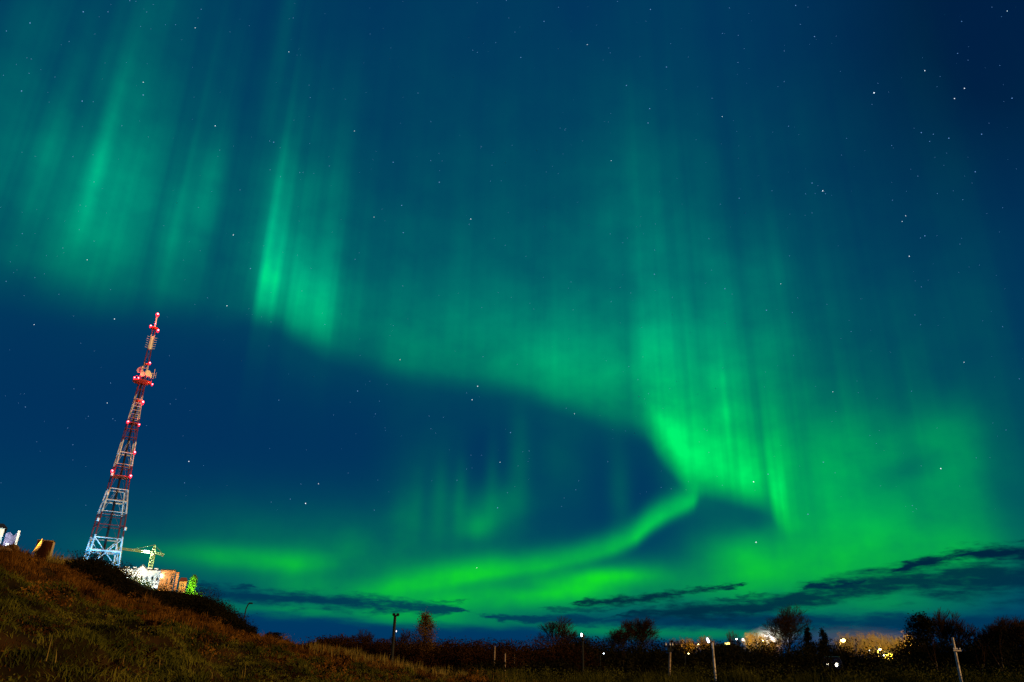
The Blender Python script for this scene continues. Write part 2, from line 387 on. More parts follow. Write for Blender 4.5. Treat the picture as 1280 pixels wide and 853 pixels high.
m_dry = mat('rusty_grass', (.040, .014, .002), .9, col2=(.19, .085, .014), col3=(.09, .036, .005), scale=.8, detail=6, lo=.38, hi=.64)
m_straw = mat('straw_grass', (.10, .07, .016), .9, col2=(.26, .19, .05), scale=1.2, detail=5)
# lower slope: short olive grass; upper slope: taller rust coloured dry grass
x, y = in_wedge(80000, -46, 14, 10.5, 58, .8)
aa = np.degrees(np.arctan2(x, y)); rr = np.hypot(x, y)
split = np.interp(aa, [-45, -36, -28, -20, -12, -4, 10], [27, 30, 34, 39, 43, 47, 50]) + 2.5 * wob(x, y, 9, 10, 5)
clump = wob(x, y, 1.7) + .8 * wob(x, y, .8, 12, 41)
low = rr < split
k = low & (clump > -.35)
blades('olive_grass', x[k], y[k], np.clip(.08 + .085 * clump[k], .05, .26), .011 + rr[k] * .0005, m_olive, 'low olive green grass in tussocks over the near slope', per=6, spread=.12, lean=1.6)
k = low & (clump < -.3) & (RNG.uniform(size=len(x)) < .8)
blades('withered_grass', x[k], y[k], np.full(k.sum(), .07), .014 + rr[k] * .0004, m_dry, 'short withered brown grass between the green tussocks', per=5, spread=.15, lean=1.0)
x, y = in_wedge(30000, -46, 6, 26, 60, 1.0)
aa = np.degrees(np.arctan2(x, y)); rr = np.hypot(x, y)
split2 = np.interp(aa, [-45, -36, -28, -20, -12, -4, 10], [27, 30, 34, 39, 43, 47, 50]) + 2.5 * wob(x, y, 9, 10, 5)
clump = wob(x, y, 2.2, 12, 17) + .6 * wob(x, y, .8, 12, 2)
k = (rr > split2 - .5) & (clump > -.9)
blades('rusty_dry_grass', x[k], y[k], np.clip(.20 + .20 * clump[k], .06, .7), .018 + rr[k] * .0003, m_dry, 'tall rust brown dry grass on the upper slope of the hill', per=7, spread=.18, lean=.8)
# pale seed heads sticking out and the yellow reed strip by the dark mast
x, y = in_wedge(150, -44, 10, 14, 55, 1.0)
blades('pale_grass_stems', x, y, RNG.uniform(.15, .5, len(x)), .015, m_straw, 'scattered pale straw coloured stems rising above the slope', per=3, spread=.08, lean=.3)
x, y = in_wedge(6500, azel(385, 820)[0], azel(655, 840)[0], 50, 63, 1.0)
aa = np.degrees(np.arctan2(x, y)); c = wob(x, y, 1.7, 12, 8)
k = c > .55
blades('yellow_reeds', x[k], y[k], np.clip(.30 + .32 * c[k], .25, 1.3), .03, m_straw, 'tall yellowish reeds in upright clumps at the foot of the slope', per=4, spread=.16, lean=.18)
# olive weeds along the right foreground
m_weed = mat('weed', (.022, .026, .003), .9, col2=(.085, .080, .012), col3=(.045, .044, .006), scale=.35, detail=6, lo=.36, hi=.62)
x, y = in_wedge(16000, azel(570, 850)[0], 45, 48, 68, 1.0)
c = wob(x, y, 4.0, 12, 13) + .6 * wob(x, y, 1.3, 12, 31)
k = c > -.1
rr = np.hypot(x, y)
hw = np.interp(np.degrees(np.arctan2(x, y)), [-6, -1, 6, 45], [.45, .7, 1.0, 1.15])
blades('tall_weeds', x[k], y[k], np.clip(.55 + .38 * c[k], .3, 1.7) * hw[k], .035, m_weed, 'tall olive green weeds filling the near right edge', per=7, spread=.3, lean=.7)

# ------------------------------------------------------------------ plants
def leaf_quads(C, size, flat=1.0):
    n = len(C); a = RNG.normal(size=(n, 3)); a /= np.linalg.norm(a, axis=1)[:, None]; b = np.cross(a, RNG.normal(size=(n, 3))); b /= np.linalg.norm(b, axis=1)[:, None]
    s_ = (size * RNG.uniform(.6, 1.3, n))[:, None]
    P = np.stack([C - a * s_, C + b * s_ * .45, C + a * s_, C - b * s_ * .45], 1); return P.reshape(-1, 3), (np.arange(n)[:, None] * 4 + np.arange(4)).astype(int)
def branch_segs(base, H, spread=.55, levels=5, kids=(3, 4), r0=.12, up=.35, trunk=.28, lean=(0, 0), first_len=None, seed=1, curve_=.12, droop=0.0):
    rng = random.Random(seed); segs = []; tips = []
    def grow(p, d, L, r, lv):
        q = Vector(p); dd = Vector(d); nseg = 3 if lv < 2 else 2
        for i in range(nseg):
            dd = (dd + Vector((rng.gauss(0, curve_), rng.gauss(0, curve_), rng.gauss(0, curve_) + up * .12 - droop * lv * .05))).normalized()
            q2 = q + dd * (L / nseg); ra, rb = r * (1 - .35 * i / nseg), r * (1 - .35 * (i + 1) / nseg)
            segs.append((tuple(q), tuple(q2), ra, rb)); q = q2
            if lv < levels and (i > 0 or lv > 0):
                for _ in range(rng.randint(*kids) if i == nseg - 1 else rng.randint(1, 2)):
                    th = rng.uniform(0, 6.283); u = dd.orthogonal().normalized(); w = dd.cross(u); s_ = rng.uniform(.55, 1.1) * spread
                    nd = (dd + (u * math.cos(th) + w * math.sin(th)) * s_ * 1.3 + Vector((0, 0, up * .5))).normalized()
                    grow(q, nd, L * rng.uniform(.58, .78), max(rb * rng.uniform(.5, .65), .012), lv + 1)
        tips.append(tuple(q))
    grow(base, Vector((lean[0], lean[1], 1)).normalized(), H * trunk, r0, 0)
    return segs, tips
def seg_mesh(segs, n=4):
    A = np.array([s_[0] for s_ in segs]); B = np.array([s_[1] for s_ in segs]); ra = np.array([s_[2] for s_ in segs]); rb = np.array([s_[3] for s_ in segs])
    d = B - A; d /= np.linalg.norm(d, axis=1)[:, None] + 1e-9; ref = np.where(np.abs(d[:, 2:3]) < .9, [[0, 0, 1.]], [[1., 0, 0]])
    u = np.cross(d, ref); u /= np.linalg.norm(u, axis=1)[:, None]; w = np.cross(d, u); P = []
    for Q, r in ((A, ra), (B, rb)):
        for i in range(n):
            t = 2 * math.pi * i / n; P.append(Q + u * (r * math.cos(t))[:, None] + w * (r * math.sin(t))[:, None])
    P = np.stack(P, 1); m_ = len(segs); b = np.arange(m_) * 2 * n; Fs = []
    for i in range(n): Fs.append(np.stack([b + i, b + (i + 1) % n, b + n + (i + 1) % n, b + n + i], -1))
    return P.reshape(-1, 3), np.concatenate(Fs)
m_bark = mat('bark', (.022, .014, .008), .9, col2=(.05, .032, .018), scale=4)
m_twig = mat('twigs', (.018, .010, .005), .9, col2=(.040, .020, .009), scale=1.5)
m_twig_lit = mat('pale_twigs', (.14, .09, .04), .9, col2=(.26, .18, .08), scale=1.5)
m_birch_leaf = mat('autumn_leaves', (.055, .026, .004), .85, col2=(.14, .075, .012), scale=1.0)
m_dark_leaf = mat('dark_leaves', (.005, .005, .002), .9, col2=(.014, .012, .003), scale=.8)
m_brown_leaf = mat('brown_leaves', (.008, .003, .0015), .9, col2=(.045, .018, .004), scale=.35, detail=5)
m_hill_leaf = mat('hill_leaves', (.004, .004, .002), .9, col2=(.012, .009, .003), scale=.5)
def tree(name, base, H, label, group=None, wood=None, twig=None, leaves=None, nleaf=0, leaf=.1, cone=None, seed=1, squash=(1, 1), split=.055, width=None, **kw):
    root = empty(name, base); tag(root, label, 'tree', group)
    segs, tips = branch_segs((0, 0, 0), H, seed=seed, **kw)
    top = max(s_[1][2] for s_ in segs); k = H / top
    segs = [(tuple(np.array(a) * (k * squash[0], k * squash[1], k)), tuple(np.array(b) * (k * squash[0], k * squash[1], k)), ra, rb) for a, b, ra, rb in segs]
    tips = [np.array(t) * (k * squash[0], k * squash[1], k) for t in tips]
    big = [s_ for s_ in segs if s_[2] > split]; small = [s_ for s_ in segs if s_[2] <= split]
    mz = np.median(np.array(tips), 0); shx = lambda p_: (p_[0] - mz[0] * p_[2] / mz[2], p_[1] - mz[1] * p_[2] / mz[2], p_[2])
    segs = [(shx(a), shx(b), ra, rb) for a, b, ra, rb in segs]; tips = [np.array(shx(t)) for t in tips]
    big = [s_ for s_ in segs if s_[2] > split]; small = [s_ for s_ in segs if s_[2] <= split]
    if width:
        ex = np.percentile(np.abs(np.array(tips)[:, :2] - np.median(np.array(tips)[:, :2], 0)), 88); q = width / 2 / ex
        sx_ = lambda p_: tuple(np.array(p_) * (q, q, 1))
        segs = [(sx_(a), sx_(b), ra, rb) for a, b, ra, rb in segs]; tips = [np.array(t) * (q, q, 1) for t in tips]
        big = [s_ for s_ in segs if s_[2] > split]; small = [s_ for s_ in segs if s_[2] <= split]
    V, Fc = seg_mesh(big, 6); mesh('trunk', V, Fc, wood or m_bark, root)
    V, Fc = seg_mesh(small, 3); cr = mesh('crown', V, Fc, twig or m_twig, root)
    if nleaf:
        C = np.array(tips)[RNG.integers(0, len(tips), nleaf)] + RNG.normal(0, leaf * 2.2, (nleaf, 3)); C[:, 2] = np.maximum(C[:, 2], .3)
        V, Fc = leaf_quads(C, leaf); mesh('foliage', V, Fc, leaves, cr)
    return root
def cone_tree(name, base, H, W, label, leaves, wood=None, nleaf=5000, leaf=.12, seed=3, group=None, z0=.12, shape=.8, hollow=.5):
    """a trunk with whorled boughs and leaves crowded along them"""
    root = empty(name, base); tag(root, label, 'tree', group); rng = np.random.default_rng(seed); segs = [((0, 0, 0), (0, 0, H * .55), .10, .06), ((0, 0, H * .55), (0, 0, H), .06, .012)]; C = []
    nb = 70
    for i in range(nb):
        t = z0 + (1 - z0) * rng.uniform() ** .9; z = H * t; L = W / 2 * ((1 - t) / (1 - z0)) ** shape * rng.uniform(.6, 1.12) + .12; a = rng.uniform(0, 6.283)
        e = np.array([math.cos(a) * L, math.sin(a) * L, z + L * rng.uniform(.1, .7)]); s_ = np.array([0, 0, z - .1 * H * .2]); segs.append((tuple(s_), tuple(e), .025, .008))
        m_ = int(nleaf / nb); u = rng.uniform(0, 1, (m_, 1)) ** hollow
        C.append(s_ + (e - s_) * u + rng.normal(0, .09 * W * .5 + .04, (m_, 3)))
    V, Fc = seg_mesh(segs, 5); mesh('trunk', V, Fc, wood or m_bark, root); V, Fc = leaf_quads(np.concatenate(C), leaf); mesh('crown', V, Fc, leaves, root)
    return root
def shrub_cloud(C0, W, H, n, leaf):
    """leaf centres of irregular rounded shrubs: C0 (k,3) bases, W,H arrays"""
    out_ = []
    for c, w, h in zip(C0, W, H):
        k = max(int(n), 8); nl = 7; lob = RNG.normal(0, .3, (nl, 3)) * (w, w, h * .5) + (0, 0, h * .55); r = RNG.uniform(.28, .48, nl) * min(w, h)
        i = RNG.integers(0, nl, k); d = RNG.normal(size=(k, 3)); d /= np.linalg.norm(d, axis=1)[:, None]
        p = lob[i] + d * (r[i] * RNG.uniform(.3, 1.08, k))[:, None]; q = RNG.uniform(size=k) < .25
        p[q] = RNG.normal(0, .28, (q.sum(), 3)) * (w, w, 0) + np.stack([np.zeros(q.sum())] * 2 + [RNG.uniform(.1, h * 1.1, q.sum())], -1)
        p[:, 2] = np.maximum(p[:, 2], .05); out_.append(p + c)
    return np.concatenate(out_)
def shrub(name, base, W, H, label, m, n=1800, leaf=.1, cat='shrub', group=None, twigs=True):
    root = empty(name, base); tag(root, label, cat, group)
    V, Fc = leaf_quads(shrub_cloud(np.zeros((1, 3)), [W], [H], n, leaf), leaf); mesh('foliage', V, Fc, m, root)
    segs = []
    for _ in range(16):
        e = np.array([RNG.normal(0, W * .3), RNG.normal(0, W * .3), H * RNG.uniform(.6, 1.15)]); mid = e * (.4, .4, .55); segs += [((0, 0, 0), tuple(mid), .03, .02), (tuple(mid), tuple(e), .02, .008)]
    V, Fc = seg_mesh(segs, 4); mesh('stems', V, Fc, m_twig, root)
    return root
def H_at(px, py, base):
    """height of a thing at base whose top shows at row py"""
    D = math.hypot(base.x, base.y); return zc(px, py, D) - base.z
def wpx(n, D): return n / F * D

# dark thickets: masses nobody could count
def thicket(name, pxr, Dr, toprow, n, m, label, leaf, per, wr=(1.6, 3.2), jit=.25):
    px = RNG.uniform(*pxr, n); D = RNG.uniform(*Dr, n); C0 = []; W = []; Hh = []
    for p_, d_ in zip(px, D):
        if 1030 < p_ < 1052 and d_ < 90: continue
        b = on_ground(p_, 800, d_); top = zc(p_, np.interp(p_, [t[0] for t in toprow], [t[1] for t in toprow]), d_) - b.z
        if top < .3: continue
        C0.append(tuple(b)); Hh.append(top * RNG.uniform(1 - jit, 1.0) * .93); W.append(min(RNG.uniform(*wr), top * 1.3 + .6))
    V, Fc = leaf_quads(shrub_cloud(np.array(C0), W, Hh, per, leaf), leaf)
    return tag(mesh(name, V, Fc, m), label, 'thicket', kind='stuff')
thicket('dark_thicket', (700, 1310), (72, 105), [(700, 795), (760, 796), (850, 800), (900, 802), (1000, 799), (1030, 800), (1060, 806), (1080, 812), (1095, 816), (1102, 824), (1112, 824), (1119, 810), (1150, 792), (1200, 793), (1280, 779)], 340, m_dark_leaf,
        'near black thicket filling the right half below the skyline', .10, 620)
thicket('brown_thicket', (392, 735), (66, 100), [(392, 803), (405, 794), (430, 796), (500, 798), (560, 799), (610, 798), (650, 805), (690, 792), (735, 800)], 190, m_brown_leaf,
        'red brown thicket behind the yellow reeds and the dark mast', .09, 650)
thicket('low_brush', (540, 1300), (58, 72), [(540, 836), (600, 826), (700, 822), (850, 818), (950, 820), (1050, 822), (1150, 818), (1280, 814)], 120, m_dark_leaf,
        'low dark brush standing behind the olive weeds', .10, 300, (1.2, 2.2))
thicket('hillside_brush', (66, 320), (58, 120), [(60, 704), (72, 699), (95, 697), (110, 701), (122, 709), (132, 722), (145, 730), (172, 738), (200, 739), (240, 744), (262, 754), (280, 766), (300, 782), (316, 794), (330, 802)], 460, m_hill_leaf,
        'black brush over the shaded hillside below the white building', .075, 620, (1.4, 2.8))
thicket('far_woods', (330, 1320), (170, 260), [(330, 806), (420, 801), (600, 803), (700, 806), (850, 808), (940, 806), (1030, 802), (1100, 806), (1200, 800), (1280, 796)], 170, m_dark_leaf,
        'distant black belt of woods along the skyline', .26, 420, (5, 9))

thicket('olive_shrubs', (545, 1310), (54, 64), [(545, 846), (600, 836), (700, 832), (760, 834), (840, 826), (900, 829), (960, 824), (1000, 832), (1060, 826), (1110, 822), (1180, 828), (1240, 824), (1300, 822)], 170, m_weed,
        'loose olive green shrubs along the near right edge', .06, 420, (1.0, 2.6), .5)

def slope_brush(name, n, a0, a1, r0, r1, Wr, Hr, m, label, per, leaf):
    x_, y_ = in_wedge(n, a0, a1, r0, r1, .9); C0 = np.stack([x_, y_, terr(x_, y_)], -1); W = RNG.uniform(*Wr, n)
    V, Fc = leaf_quads(shrub_cloud(C0, W, RNG.uniform(*Hr, n), per, leaf), leaf); tag(mesh(name, V, Fc, m), label, 'undergrowth', kind='stuff')
slope_brush('bracken', 150, -44, 4, 24, 56, (.7, 1.9), (.25, .55), m_dry, 'flattened rust brown bracken scattered over the hillside', 260, .045)
slope_brush('low_herbs', 170, -44, 8, 12, 40, (.5, 1.4), (.12, .28), m_olive, 'low leafy green herbs in dark mounds on the near slope', 300, .03)
slope_brush('dark_heather', 130, -44, 8, 12, 54, (.6, 1.8), (.15, .32), m_brown_leaf, 'dark brown heathery mats between the grass tussocks', 260, .035)
# single shrubs and trees one can tell apart
for px, py, D, wp, lab in [(88, 691, 60, 34, 'round black bush just right of the orange box'), (118, 706, 62, 34, 'black bush at the left foot of the lattice tower'), (205, 731, 118, 40, 'broad dark bush in front of the white building'),
                           (252, 737, 118, 22, 'grey brown bush to the right of the bright green tree'), (268, 752, 112, 24, 'dark shrub low on the hill edge, below the green tree'), (292, 768, 110, 22, 'small shrub beside the curved hillside lamp post'),
                           (346, 799, 100, 14, 'low lone shrub on the bare hill foot')]:
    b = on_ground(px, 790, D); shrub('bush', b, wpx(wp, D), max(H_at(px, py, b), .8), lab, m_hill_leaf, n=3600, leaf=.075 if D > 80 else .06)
def bt(px, top, D, label, seed, wp=None, **kw):
    b = on_ground(px, 820, D); kw.pop('squash', 0); return tree('bare_tree', b, H_at(px, top, b), label, seed=seed, width=wpx((wp or 20) * .95, D), **kw)
bt(700, 769, 112, 'bare round-headed tree with an upright trunk, left of the lit black lamp post', 5, 34, spread=.42, levels=5, r0=.2, trunk=.34, kids=(3, 4), squash=(.55, .55))
bt(775, 777, 114, 'left and lower of the two bare trees standing close together', 8, 30, spread=.55, levels=5, r0=.17, trunk=.3, squash=(.62, .62))
bt(801, 769, 110, 'right and taller of the two bare trees standing close together', 12, 40, spread=.6, levels=5, r0=.2, trunk=.3, squash=(.62, .62))
bt(987, 753, 118, 'large bare tree with a full round crown, before the lit steam', 21, 46, spread=.6, levels=5, r0=.26, trunk=.27, kids=(3, 5), squash=(.72, .72))
bt(1192, 757, 92, 'slender bare tree rising tallest behind the pale leaning pole', 33, 28, spread=.42, levels=5, r0=.11, trunk=.36, squash=(.5, .5))
bt(1240, 781, 82, 'thin bare tree, first right of the pale leaning pole', 40, 26, spread=.4, levels=4, r0=.09, trunk=.36, squash=(.6, .6))
bt(1262, 768, 80, 'bare tree with upswept twigs near the right edge', 44, 34, spread=.45, levels=5, r0=.1, trunk=.34, squash=(.6, .6))
bt(1284, 772, 76, 'bare tree cut off by the right edge of the photo', 47, 38, spread=.5, levels=5, r0=.11, trunk=.32, squash=(.7, .7))
bt(455, 786, 96, 'faint leafless tree left of the dark floodlight mast', 51, 22, spread=.5, levels=4, r0=.07, trunk=.35, twig=m_twig, squash=(.8, .8))
bt(503, 785, 96, 'faint leafless tree between the floodlight mast and the birch', 54, 20, spread=.45, levels=4, r0=.07, trunk=.35, twig=m_twig, squash=(.7, .7))
bt(916, 787, 150, 'small bare tree above the two yellow windows', 61, 12, spread=.45, levels=4, r0=.12, trunk=.34, squash=(.6, .6))
m_ghost_bark = mat('pale_bark', (.10, .07, .05), .9, col2=(.22, .16, .12), scale=6)
for px, top, D, seed, lab in [(1173, 792, 66, 71, 'thin pale stemmed sapling left of the pale leaning pole'), (1232, 792, 64, 72, 'thin sapling with a reddish stem right of the pale leaning pole'),
                              (1253, 787, 66, 73, 'thin pale sapling leaning before the trees at far right'), (777, 803, 74, 74, 'single pale sapling stem below the pair of bare trees')]:
    b = on_ground(px + 2, 850, D); tree('sapling', b, H_at(px, top, b), lab, seed=seed, wood=m_ghost_bark, width=1.2, spread=.25, levels=2, kids=(1, 2), r0=.05, trunk=.6, squash=(.5, .5), split=.02)
b = on_ground(528, 840, 70)
cone_tree('birch_tree', b, H_at(527, 769, b), 3.6, 'narrow birch with thinning orange brown leaves, right of the dark mast', m_birch_leaf, nleaf=6000, leaf=.06, z0=.2, shape=.9)
b = on_ground(508, 840, 72)
shrub('bush', b, 2.4, H_at(508, 801, b), 'low orange brown bush at the left foot of the birch', m_birch_leaf, n=900, leaf=.08)
b = on_ground(1160, 830, 88)
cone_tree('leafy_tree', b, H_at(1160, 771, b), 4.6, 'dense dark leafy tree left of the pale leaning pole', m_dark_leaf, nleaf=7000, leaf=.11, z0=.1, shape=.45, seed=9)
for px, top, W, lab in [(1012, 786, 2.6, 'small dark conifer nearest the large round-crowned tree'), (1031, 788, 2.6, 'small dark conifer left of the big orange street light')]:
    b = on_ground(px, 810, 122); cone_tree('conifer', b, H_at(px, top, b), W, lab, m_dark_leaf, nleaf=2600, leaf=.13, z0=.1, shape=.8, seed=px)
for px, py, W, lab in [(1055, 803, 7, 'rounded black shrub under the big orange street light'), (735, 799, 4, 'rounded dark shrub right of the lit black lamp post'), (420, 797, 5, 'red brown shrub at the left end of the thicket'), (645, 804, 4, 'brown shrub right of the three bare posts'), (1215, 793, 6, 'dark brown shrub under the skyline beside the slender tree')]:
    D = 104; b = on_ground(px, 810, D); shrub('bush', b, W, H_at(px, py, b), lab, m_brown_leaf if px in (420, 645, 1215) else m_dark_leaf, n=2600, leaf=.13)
# the trees lit by the sodium lamps of the far street
lit = [(848, 796, 150, 'first lit tree from the left behind the dark pole'), (862, 797, 152, 'second lit olive tree right of the dark pole'), (884, 795, 154, 'lit olive tree behind the bright pole head'),
       (940, 790, 168, 'pale twiggy tree in front of the glowing steam'), (953, 791, 168, 'pale forked tree at the middle of the glowing steam'), (966, 793, 166, 'lit scrubby tree at the right end of the steam'),
       (1058, 791, 185, 'lit tree just right of the big orange street light'), (1069, 790, 187, 'lit golden tree, second right of the orange street light'), (1080, 792, 186, 'lit golden tree left of the bright yard lamp'),
       (1091, 789, 188, 'tall lit tree above the bright yard lamp'), (1102, 791, 187, 'lit golden tree just right of the yard lamp'), (1113, 793, 190, 'dim lit tree above the small lit house'),
       (1123, 794, 192, 'dim lit tree right of the small lit house'), (1133, 789, 186, 'bright golden tree, left of the pair by the dark leafy tree'), (1144, 790, 186, 'bright golden tree touching the dark leafy tree')]
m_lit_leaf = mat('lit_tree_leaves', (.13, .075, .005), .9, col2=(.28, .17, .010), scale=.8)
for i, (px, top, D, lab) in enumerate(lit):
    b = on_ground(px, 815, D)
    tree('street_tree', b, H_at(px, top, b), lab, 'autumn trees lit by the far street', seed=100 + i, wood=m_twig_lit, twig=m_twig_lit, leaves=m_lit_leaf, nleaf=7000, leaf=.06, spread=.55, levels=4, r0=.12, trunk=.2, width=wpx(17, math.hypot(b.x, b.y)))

# ------------------------------------------------------------------ lamps and poles
m_black = mat('black_paint', (.006, .006, .006), .6)
m_wood = mat('weathered_wood', (.22, .15, .10), .9, col2=(.42, .31, .22), scale=3, detail=6)
m_concrete = mat('whitewashed_concrete', (.35, .27, .21), .9, col2=(.85, .74, .66), scale=3.2, detail=6, lo=.35, hi=.6)
m_steel = mat('grey_steel', (.25, .25, .26), .5, .6)
m_glow_w = emis('cool_lamp_glass', (.75, .88, 1.0), 14); m_glow_p = emis('pinkish_lamp_glass', (1, .75, .72), 10); m_glow_o = emis('sodium_lamp_glass', (1, .62, .16), 30); m_glow_y = emis('yellow_lamp_glass', (1, .85, .35), 12)
def lamp_post(px, top, D, label, arm=(0.3, 0), glow=m_glow_w, pole_m=None, r=.06, head=.12, W=0, col=(1, .6, .2), name='street_lamp', group=None, basepx=None):
    b = on_ground(basepx or px, 815, D); H = H_at(px, top, b); b = at(px, top, D); b.z = gz(b.x, b.y); H = zc(px, top, D) - b.z
    root = empty(name, b); tag(root, label, 'street lamp', group); m = MB(); m.lathe([(r * 1.9, 0), (r * 1.9, .25), (r, .35), (r * .75, H - .1)], n=10); m.build('pole', pole_m or m_black, root)
    m = MB(); m.tube((0, 0, H - .15), (arm[0], arm[1], H + .05), r * .5); m.build('arm', pole_m or m_black, root)
    m = MB(); m.box((arm[0], arm[1], H + .07 + head * .3), (head * 2.6, head * 1.5, head * .5), taper=.7); hd = m.build('lamp_head', m_black, root)
    m = MB(); m.ball((arm[0], arm[1], H + .07 - head * .2), head, sq=.8); m.build('lamp_glass', glow, hd, True)
    if W: point((arm[0], arm[1] - .3, H - head * 1.6), W, col, head, root)
    return root
# the far street and yard lamps
lamp_post(1049.5, 800.5, 160, 'brightest orange street light on the skyline', glow=m_glow_o, head=.38, W=9000, col=(1, .58, .09), arm=(.5, -.3))
lamp_post(1097, 812, 170, 'bright yellow-white yard lamp among the lit trees', glow=m_glow_y, head=.22, W=9500, col=(1, .66, .08), arm=(.3, -.3))
lamp_post(1085, 813.5, 168, 'tiny white lamp left of the bright yard lamp', head=.10)
lamp_post(1137, 806, 176, 'amber lamp among the golden trees by the dark leafy tree', glow=m_glow_y, head=.08, W=9000, col=(1, .64, .08))
lamp_post(922.5, 799.5, 165, 'pinkish lamp left of the steam, first of the pair', glow=m_glow_p, head=.13, W=1500, col=(1, .8, .6), arm=(-.3, 0))
lamp_post(930.5, 799.5, 165, 'pinkish lamp at the foot of the steam, second of the pair', glow=m_glow_p, head=.13, W=1200, col=(1, .86, .72), arm=(-.3, 0))
lamp_post(951.5, 801.5, 162, 'warm lamp in the scrub beneath the steam', glow=m_glow_y, head=.12, W=1200, col=(1, .75, .4))
lamp_post(750, 818, 66, 'small white lamp below the shrubs, right of the lit black post', head=.05)
lamp_post(856, 818, 66, 'small white lamp between the short pole and the bright pole', head=.05, glow=m_glow_y)
lamp_post(871, 806, 148, 'hidden amber lamp behind the olive lit trees', glow=m_glow_y, head=.08, W=1300, col=(1, .62, .15))
lamp_post(1007, 808, 140, 'small pole lamp under the large round-crowned tree', glow=m_glow_y, head=.06, W=500, col=(1, .65, .2))
# near posts
def mast(px, top, D, label, name, cat, r, m_, build, basepx=None, group=None):
    t = at(px, top, D); z = gz(t.x, t.y); root = empty(name, (t.x, t.y, z)); tag(root, label, cat, group); H = t.z - z
    build(root, H, r, m_); return root
def b_floodmast(root, H, r, m_):
    m = MB(); m.lathe([(r * 1.3, 0), (r, .4), (r * .8, H)], n=10); m.build('pole', m_, root)
    m = MB(); m.tube((-.16, 0, H - .05), (.28, 0, H - .05), .04); m.build('crossbar', m_, root)
    for s_ in (-.08, .22):
        m = MB(); m.box((s_, -.12, H + .04), (.24, .2, .17), taper=.8); hd = m.build('floodlight', m_, root)
    m = MB(); m.tube((r * .6, 0, H * .66), (.18, -.08, H * .66 + .03), .03); br = m.build('bracket', m_, root)
    m = MB(); m.ball((.2, -.12, H * .66), .035, sq=1.8); m.build('small_lamp', emis('dim_lamp', (.9, .9, 1), 2.2), br, True)
mast(494, 769, 62, 'dark mast with twin unlit floodlights and a small white lamp halfway', 'floodlight_mast', 'floodlight mast', .13, m_black, b_floodmast)
def b_bent(root, H, r, m_):
    m = MB(); pts = [(0, 0, 0), (.02, 0, H * .55), (.08, 0, H * .8), (.3, 0, H * .96), (.48, 0, H)]
    for a, b_ in zip(pts[:-1], pts[1:]): m.tube(a, b_, r, r * .9)
    m.build('pole', m_, root); m = MB(); m.box((.62, 0, H - .02), (.6, .34, .2), taper=.7); m.build('lamp_head', m_, root)
mast(308, 754, 118, 'unlit black lamp post with a curved neck on the hill edge', 'street_lamp', 'street lamp', .09, m_black, b_bent)
def b_lit(root, H, r, m_):
    m = MB(); m.lathe([(r * 1.6, 0), (r * 1.6, .3), (r, .4), (r * .8, H - .42)], n=10); m.build('pole', m_, root)
    m = MB(); m.lathe([(r * .8, H - .42), (.13, H - .34), (.13, H - .26), (.09, H - .24), (.09, H - .18), (.15, H - .16), (.14, H + .04), (.05, H + .12)], n=14); hd = m.build('lantern', m_, root)
    m = MB(); m.lathe([(.02, H - .12), (.055, H - .08), (.058, H + .08), (.03, H + .12)], c=(-.08, -.2, 0), n=12); m.build('lamp_glass', emis('lantern_glass', (.85, .9, 1), 6), hd, True)
mast(728, 794, 58, 'slim black lamp post with a white lantern glowing on top', 'street_lamp', 'street lamp', .09, m_black, b_lit)
def b_pole835(root, H, r, m_):
    m = MB(); m.tube((-.25, 0, -.1), (0, 0, H - .5), r * 1.1, r); m.build('pole', m_, root); m = MB(); m.tube((0, 0, H - .5), (.05, 0, H), r * .8); m.box((.05, 0, H - .35), (.3, .2, .2)); m.build('pole_cap', m_black, root)
    m = MB(); m.tube((-.35, 0, H - .1), (.42, 0, H - .06), .035); cb = m.build('crossarm', m_black, root)
    for q, x_ in enumerate((-.28, .02, .2)): MB().lathe([(.03, 0), (.055, .05), (.04, .12), (.05, .15), (.02, .19)], (x_, -.04, H - .07), n=8).build('insulator', mat('porcelain', (.55, .55, .6), .3), cb)
mast(837, 806, 58, 'short wooden pole with a dark crossarm and pale insulators', 'utility_pole', 'utility pole', .085, m_wood, b_pole835)
def b_pole892(root, H, r, m_):
    m = MB(); m.tube((.02, 0, -.1), (0, 0, H), r * 1.15, r * .85, 10); m.build('pole', m_, root)
    m = MB(); m.tube((0, 0, H - .02), (-.28, -.05, H + .13), .035); ar = m.build('arm', m_black, root)
    m = MB(); m.lathe([(.03, -.18), (.085, -.12), (.085, .13), (.04, .17)], (-.33, -.12, H + .14), axis=(.35, 0, -1), n=10); m.build('lamp_glass', emis('tube_lamp', (.8, .86, 1), 3.0), ar, True)
mast(890.5, 803.5, 58, 'pale weathered pole with a small whitish lamp leaning off its top', 'street_lamp', 'street lamp', .08, m_concrete, b_pole892)
def b_pole1194(root, H, r, m_):
    m = MB(); m.tube((.03, 0, -.1), (0, 0, H), r * 1.2, r * .8, 10); m.build('pole', m_, root)
    m = MB(); m.box((.06, -.12, H - .72), (.46, .08, .07)); ar = m.build('crossarm', m_concrete, root)
    for x_ in (-.12, .06, .24): MB().lathe([(.02, 0), (.04, .03), (.03, .07), (.015, .1)], (x_, -.12, H - .67), n=8).build('insulator', mat('white_porcelain', (.8, .8, .85), .3), ar)
mast(1190.5, 797, 54, 'tall whitewashed peeling pole with a short crossarm, rightmost of the poles', 'utility_pole', 'utility pole', .078, m_concrete, b_pole1194)
def b_post(root, H, r, m_):
    m = MB(); m.tube((0, 0, -.1), (0, 0, H), r, r * .9, 8); m.build('shaft', m_, root); MB().tube((0, 0, H + .002), (0, 0, H + .05), r * .5, r * .35).build('cap', m_black, root)
